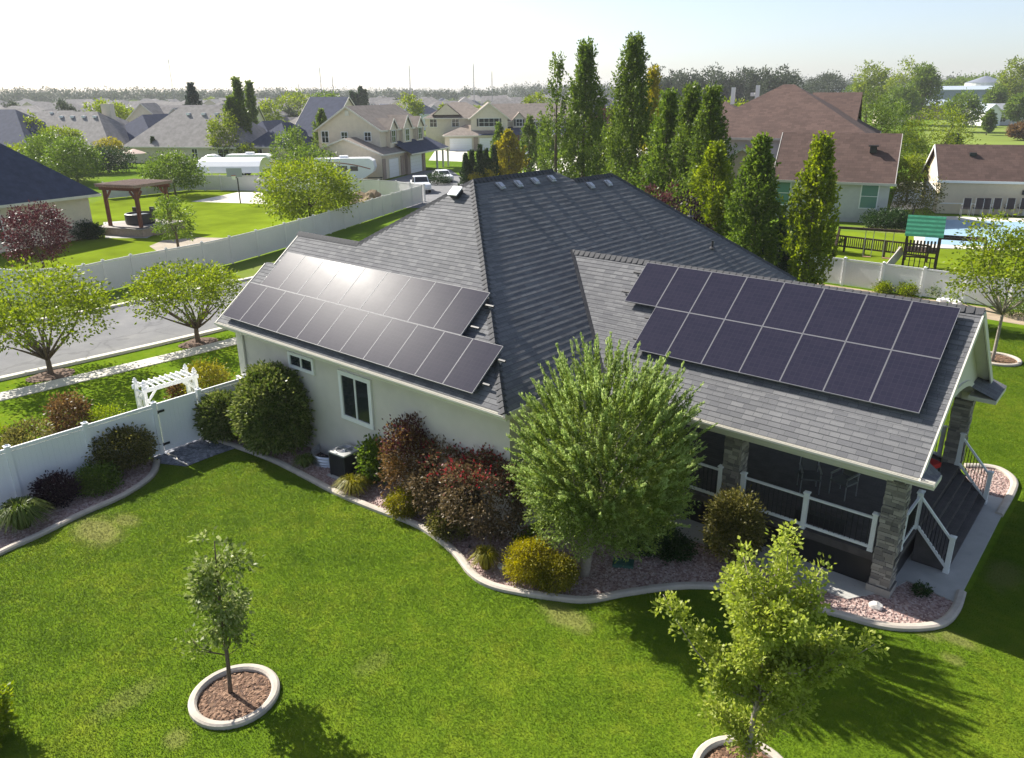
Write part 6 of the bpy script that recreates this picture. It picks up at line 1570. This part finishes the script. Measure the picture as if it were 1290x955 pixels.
roundtree(polar(330, 210), 9.0, 4.6, LM['street'], 'round pale green tree right of the slim dark poplars', 63, 120, 20, .6, .34, .62)
roundtree(polar(370, 260), 11.5, 6.5, LM['street'], 'broad hazy green tree on the skyline left of the beige gable', 64, 130, 20, .8, .42, .6)
roundtree(polar(412, 250), 11.2, 6.5, LM['mid'], 'broad hazy dark tree on the skyline just left of the beige gable', 65, 130, 20, .8, .42, .6)
for i, (u, h) in enumerate(((443, 11.5), (449, 11.0), (454, 13.0), (459, 12.0))):
    column(polar(u, 290+i*3), h, 1.5, LM['dark'], f'{["first","second","third","fourth"][i]} from the left of four dark cypresses on the skyline above the beige gable', 150, 10, .6, .34, 66+i, 'four dark skyline cypresses', .6, 'cypress')
roundtree(polar(514, 230), 10, 4.0, LM['lime'], 'yellow-green tree beyond the ridge of the big beige house', 70, 120, 20, .6, .34, .6)
roundtree(polar(560, 225), 8.0, 2.2, LM['lime'], 'small yellow tree against the second beige house', 71, 90, 20, .5, .28, .6)
roundtree(polar(675, 190), 10.5, 3.4, LM['street'], 'green tree behind the roof of the second beige house', 72, 120, 20, .55, .3, .6)
roundtree(polar(766, 150), 8.6, 3.2, LM['maroon'], 'round maroon tree between the two tallest poplars', 73, 130, 20, .45, .25, .6)
roundtree(polar(842, 43), hz(842, 222, 43), 1.5, LM['maroon'], 'maroon shrub at the foot of the tall poplars behind the roof', 74, 130, 22, .17, .1, .5, name='maroon_shrub')
roundtree(polar(874, 42), hz(874, 240, 42), 1.3, LM['purple'], 'dark purple shrub right of the maroon one behind the roof', 75, 110, 22, .17, .1, .5, name='purple_shrub')
roundtree(polar(922, 130), 9.8, 4.4, LM['lime'], 'yellow-green tree behind the dark upright pair', 76, 150, 20, .45, .25, .6)
# right-hand garden and farm trees
rt = [(1105, 105, 7.4, 2.6, 'poplar', 'dark green tree at the right end of the brown roof'), (1133, 110, 7.6, 2.8, 'mid', 'green tree between the brown roof and the farm field'),
      (1192, 106, 7.2, 3.7, 'lime', 'large yellow-green tree behind the pool garage'), (1165, 92, 4.6, 1.9, 'lime', 'lower yellow-green tree left of the pool garage gable'),
      (1150, 150, 4.2, 3.0, 'mid', 'dark bushy tree at the near edge of the farm field'), (1217, 250, 9.2, 4.5, 'mid', 'green tree in front of the long low barn'),
      (1253, 235, 4.2, 1.2, 'mid', 'single small tree standing alone in the farm field'), (1213, 118, 3.8, 1.1, 'needle', 'small blue spruce behind the pool garage roof'),
      (1096, 300, 20, 5, 'street', 'tall pale tree on the skyline over the right end of the brown roof'), (1147, 290, 17, 6, 'street', 'broad tree on the skyline left of the tall dark one'),
      (1164, 285, 22, 4, 'mid', 'tallest tree on the right skyline with two tiers'), (1135, 260, 12, 4.5, 'mid', 'rounded green tree under the skyline trees'),
      
      (1240, 460, 19, 9, 'mid', 'large round tree on the skyline behind the silo'), (1210, 480, 15, 8, 'mid', 'broad tree on the skyline behind the blue barn'),
      (1278, 350, 22, 6, 'street', 'pale tall tree at the right edge of the skyline'), (1255, 330, 12, 3.4, 'mid', 'green tree between the silo and the farmhouse'),
      (1290, 280, 12, 3.5, 'mid', 'green tree at the right edge behind the farmhouse'), (1085, 380, 9, 6, 'mid', 'small round tree beside the white gabled building'),
      (1040, 420, 17, 9, 'haze', 'hazy round tree right of the poplar windbreak'), (1302, 215, 3.5, 3, 'bronze', 'brownish bush at the right edge of the field')]
TOPV = {1105: 118, 1133: 124, 1192: 134, 1165: 195, 1150: 168, 1217: 116, 1253: 142, 1213: 166, 1096: 80, 1147: 84, 1164: 74, 1135: 108, 1118: 112, 1172: 108, 1240: 94, 1210: 98, 1278: 76, 1255: 108, 1290: 118, 1085: 104, 1040: 97}
for i, (u, D, h, rx, mt, lab) in enumerate(rt):
    if u in TOPV: h = hz(u, TOPV[u], D)
    s = max(.2, D*.0021); roundtree(polar(u, D), h, rx, LM[mt], lab, 100+i, 170 if D < 200 else 190, 28, s*1.1, s*.6, .58, .25, cr=.11)
# windbreak of poplars: one far mass
def massline(name, items, mat, L, W, per, label=None):
    Vs = []
    for (x, y, h, rx, nc) in items:
        C, d = ellipsoid(nc, (x, y, h*.52), (rx, rx, h*.48), 1.5, rng.integers(1e6), .25, -.9); Vs.append(clumps(C, d, per, rx*.14+.15, L, W, 0, .6, 1.2))
    o = np_mesh(name, np.concatenate(Vs), 4, mat); return tag(o, label, kind='stuff')
it = []
for u in np.arange(822, 1003, 4.2):
    D = 345+rng.uniform(-12, 12); it.append((*polar(u+rng.uniform(-1, 1), D), hz(u, 91-.02*(u-835), D)+rng.uniform(-1, 1), 2.3, 60))
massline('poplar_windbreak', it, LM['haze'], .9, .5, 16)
it = []
for D, n, hm in ((800, 90, 14.5), (1050, 150, 16.5), (1500, 170, 21)):
    for u in np.linspace(-90, 1380, n):
        hh = hz(u, rng.uniform(112, 117)-(0 if u < 1000 else 10)-(5 if u > 640 else 0), D); it.append((*polar(u+rng.uniform(-4, 4), D+rng.uniform(-30, 30)), hh, hh*.42+D*.002, 36))
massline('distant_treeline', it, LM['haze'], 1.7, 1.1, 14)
# trees scattered in the field of roofs
protosT = []
for i in range(6):
    C, d = ellipsoid(90, (0, 0, 5), (3.2, 3.2, 4.2), 1.4, 300+i, .25, -.85); m = MB(); wood(m, (0, 0, 0), (0, 0, 4), .25, .15, .02, 3, 5)
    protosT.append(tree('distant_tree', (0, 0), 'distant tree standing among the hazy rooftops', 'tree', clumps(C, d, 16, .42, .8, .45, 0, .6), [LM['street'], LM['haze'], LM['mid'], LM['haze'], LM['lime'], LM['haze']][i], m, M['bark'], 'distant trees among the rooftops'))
rr = random.Random(11); kk = 0
for D, n in ((215, 9), (275, 12), (335, 15), (400, 18), (480, 22), (600, 22)):
    for j in range(n):
        u = -60+(900 if D > 230 else 760)*(j+rr.random())/n
        if D < 230 and 150 < u < 300: continue
        o = protosT[kk % 6] if kk < 6 else copy_tree(protosT[kk % 6]); kk += 1
        o.location = (*polar(u, D+rr.uniform(-25, 25)), 0); s = rr.uniform(.5, .85); o.scale = (s, s, s*rr.uniform(.85, 1.25)); o.rotation_euler = (0, 0, rr.uniform(0, 6))
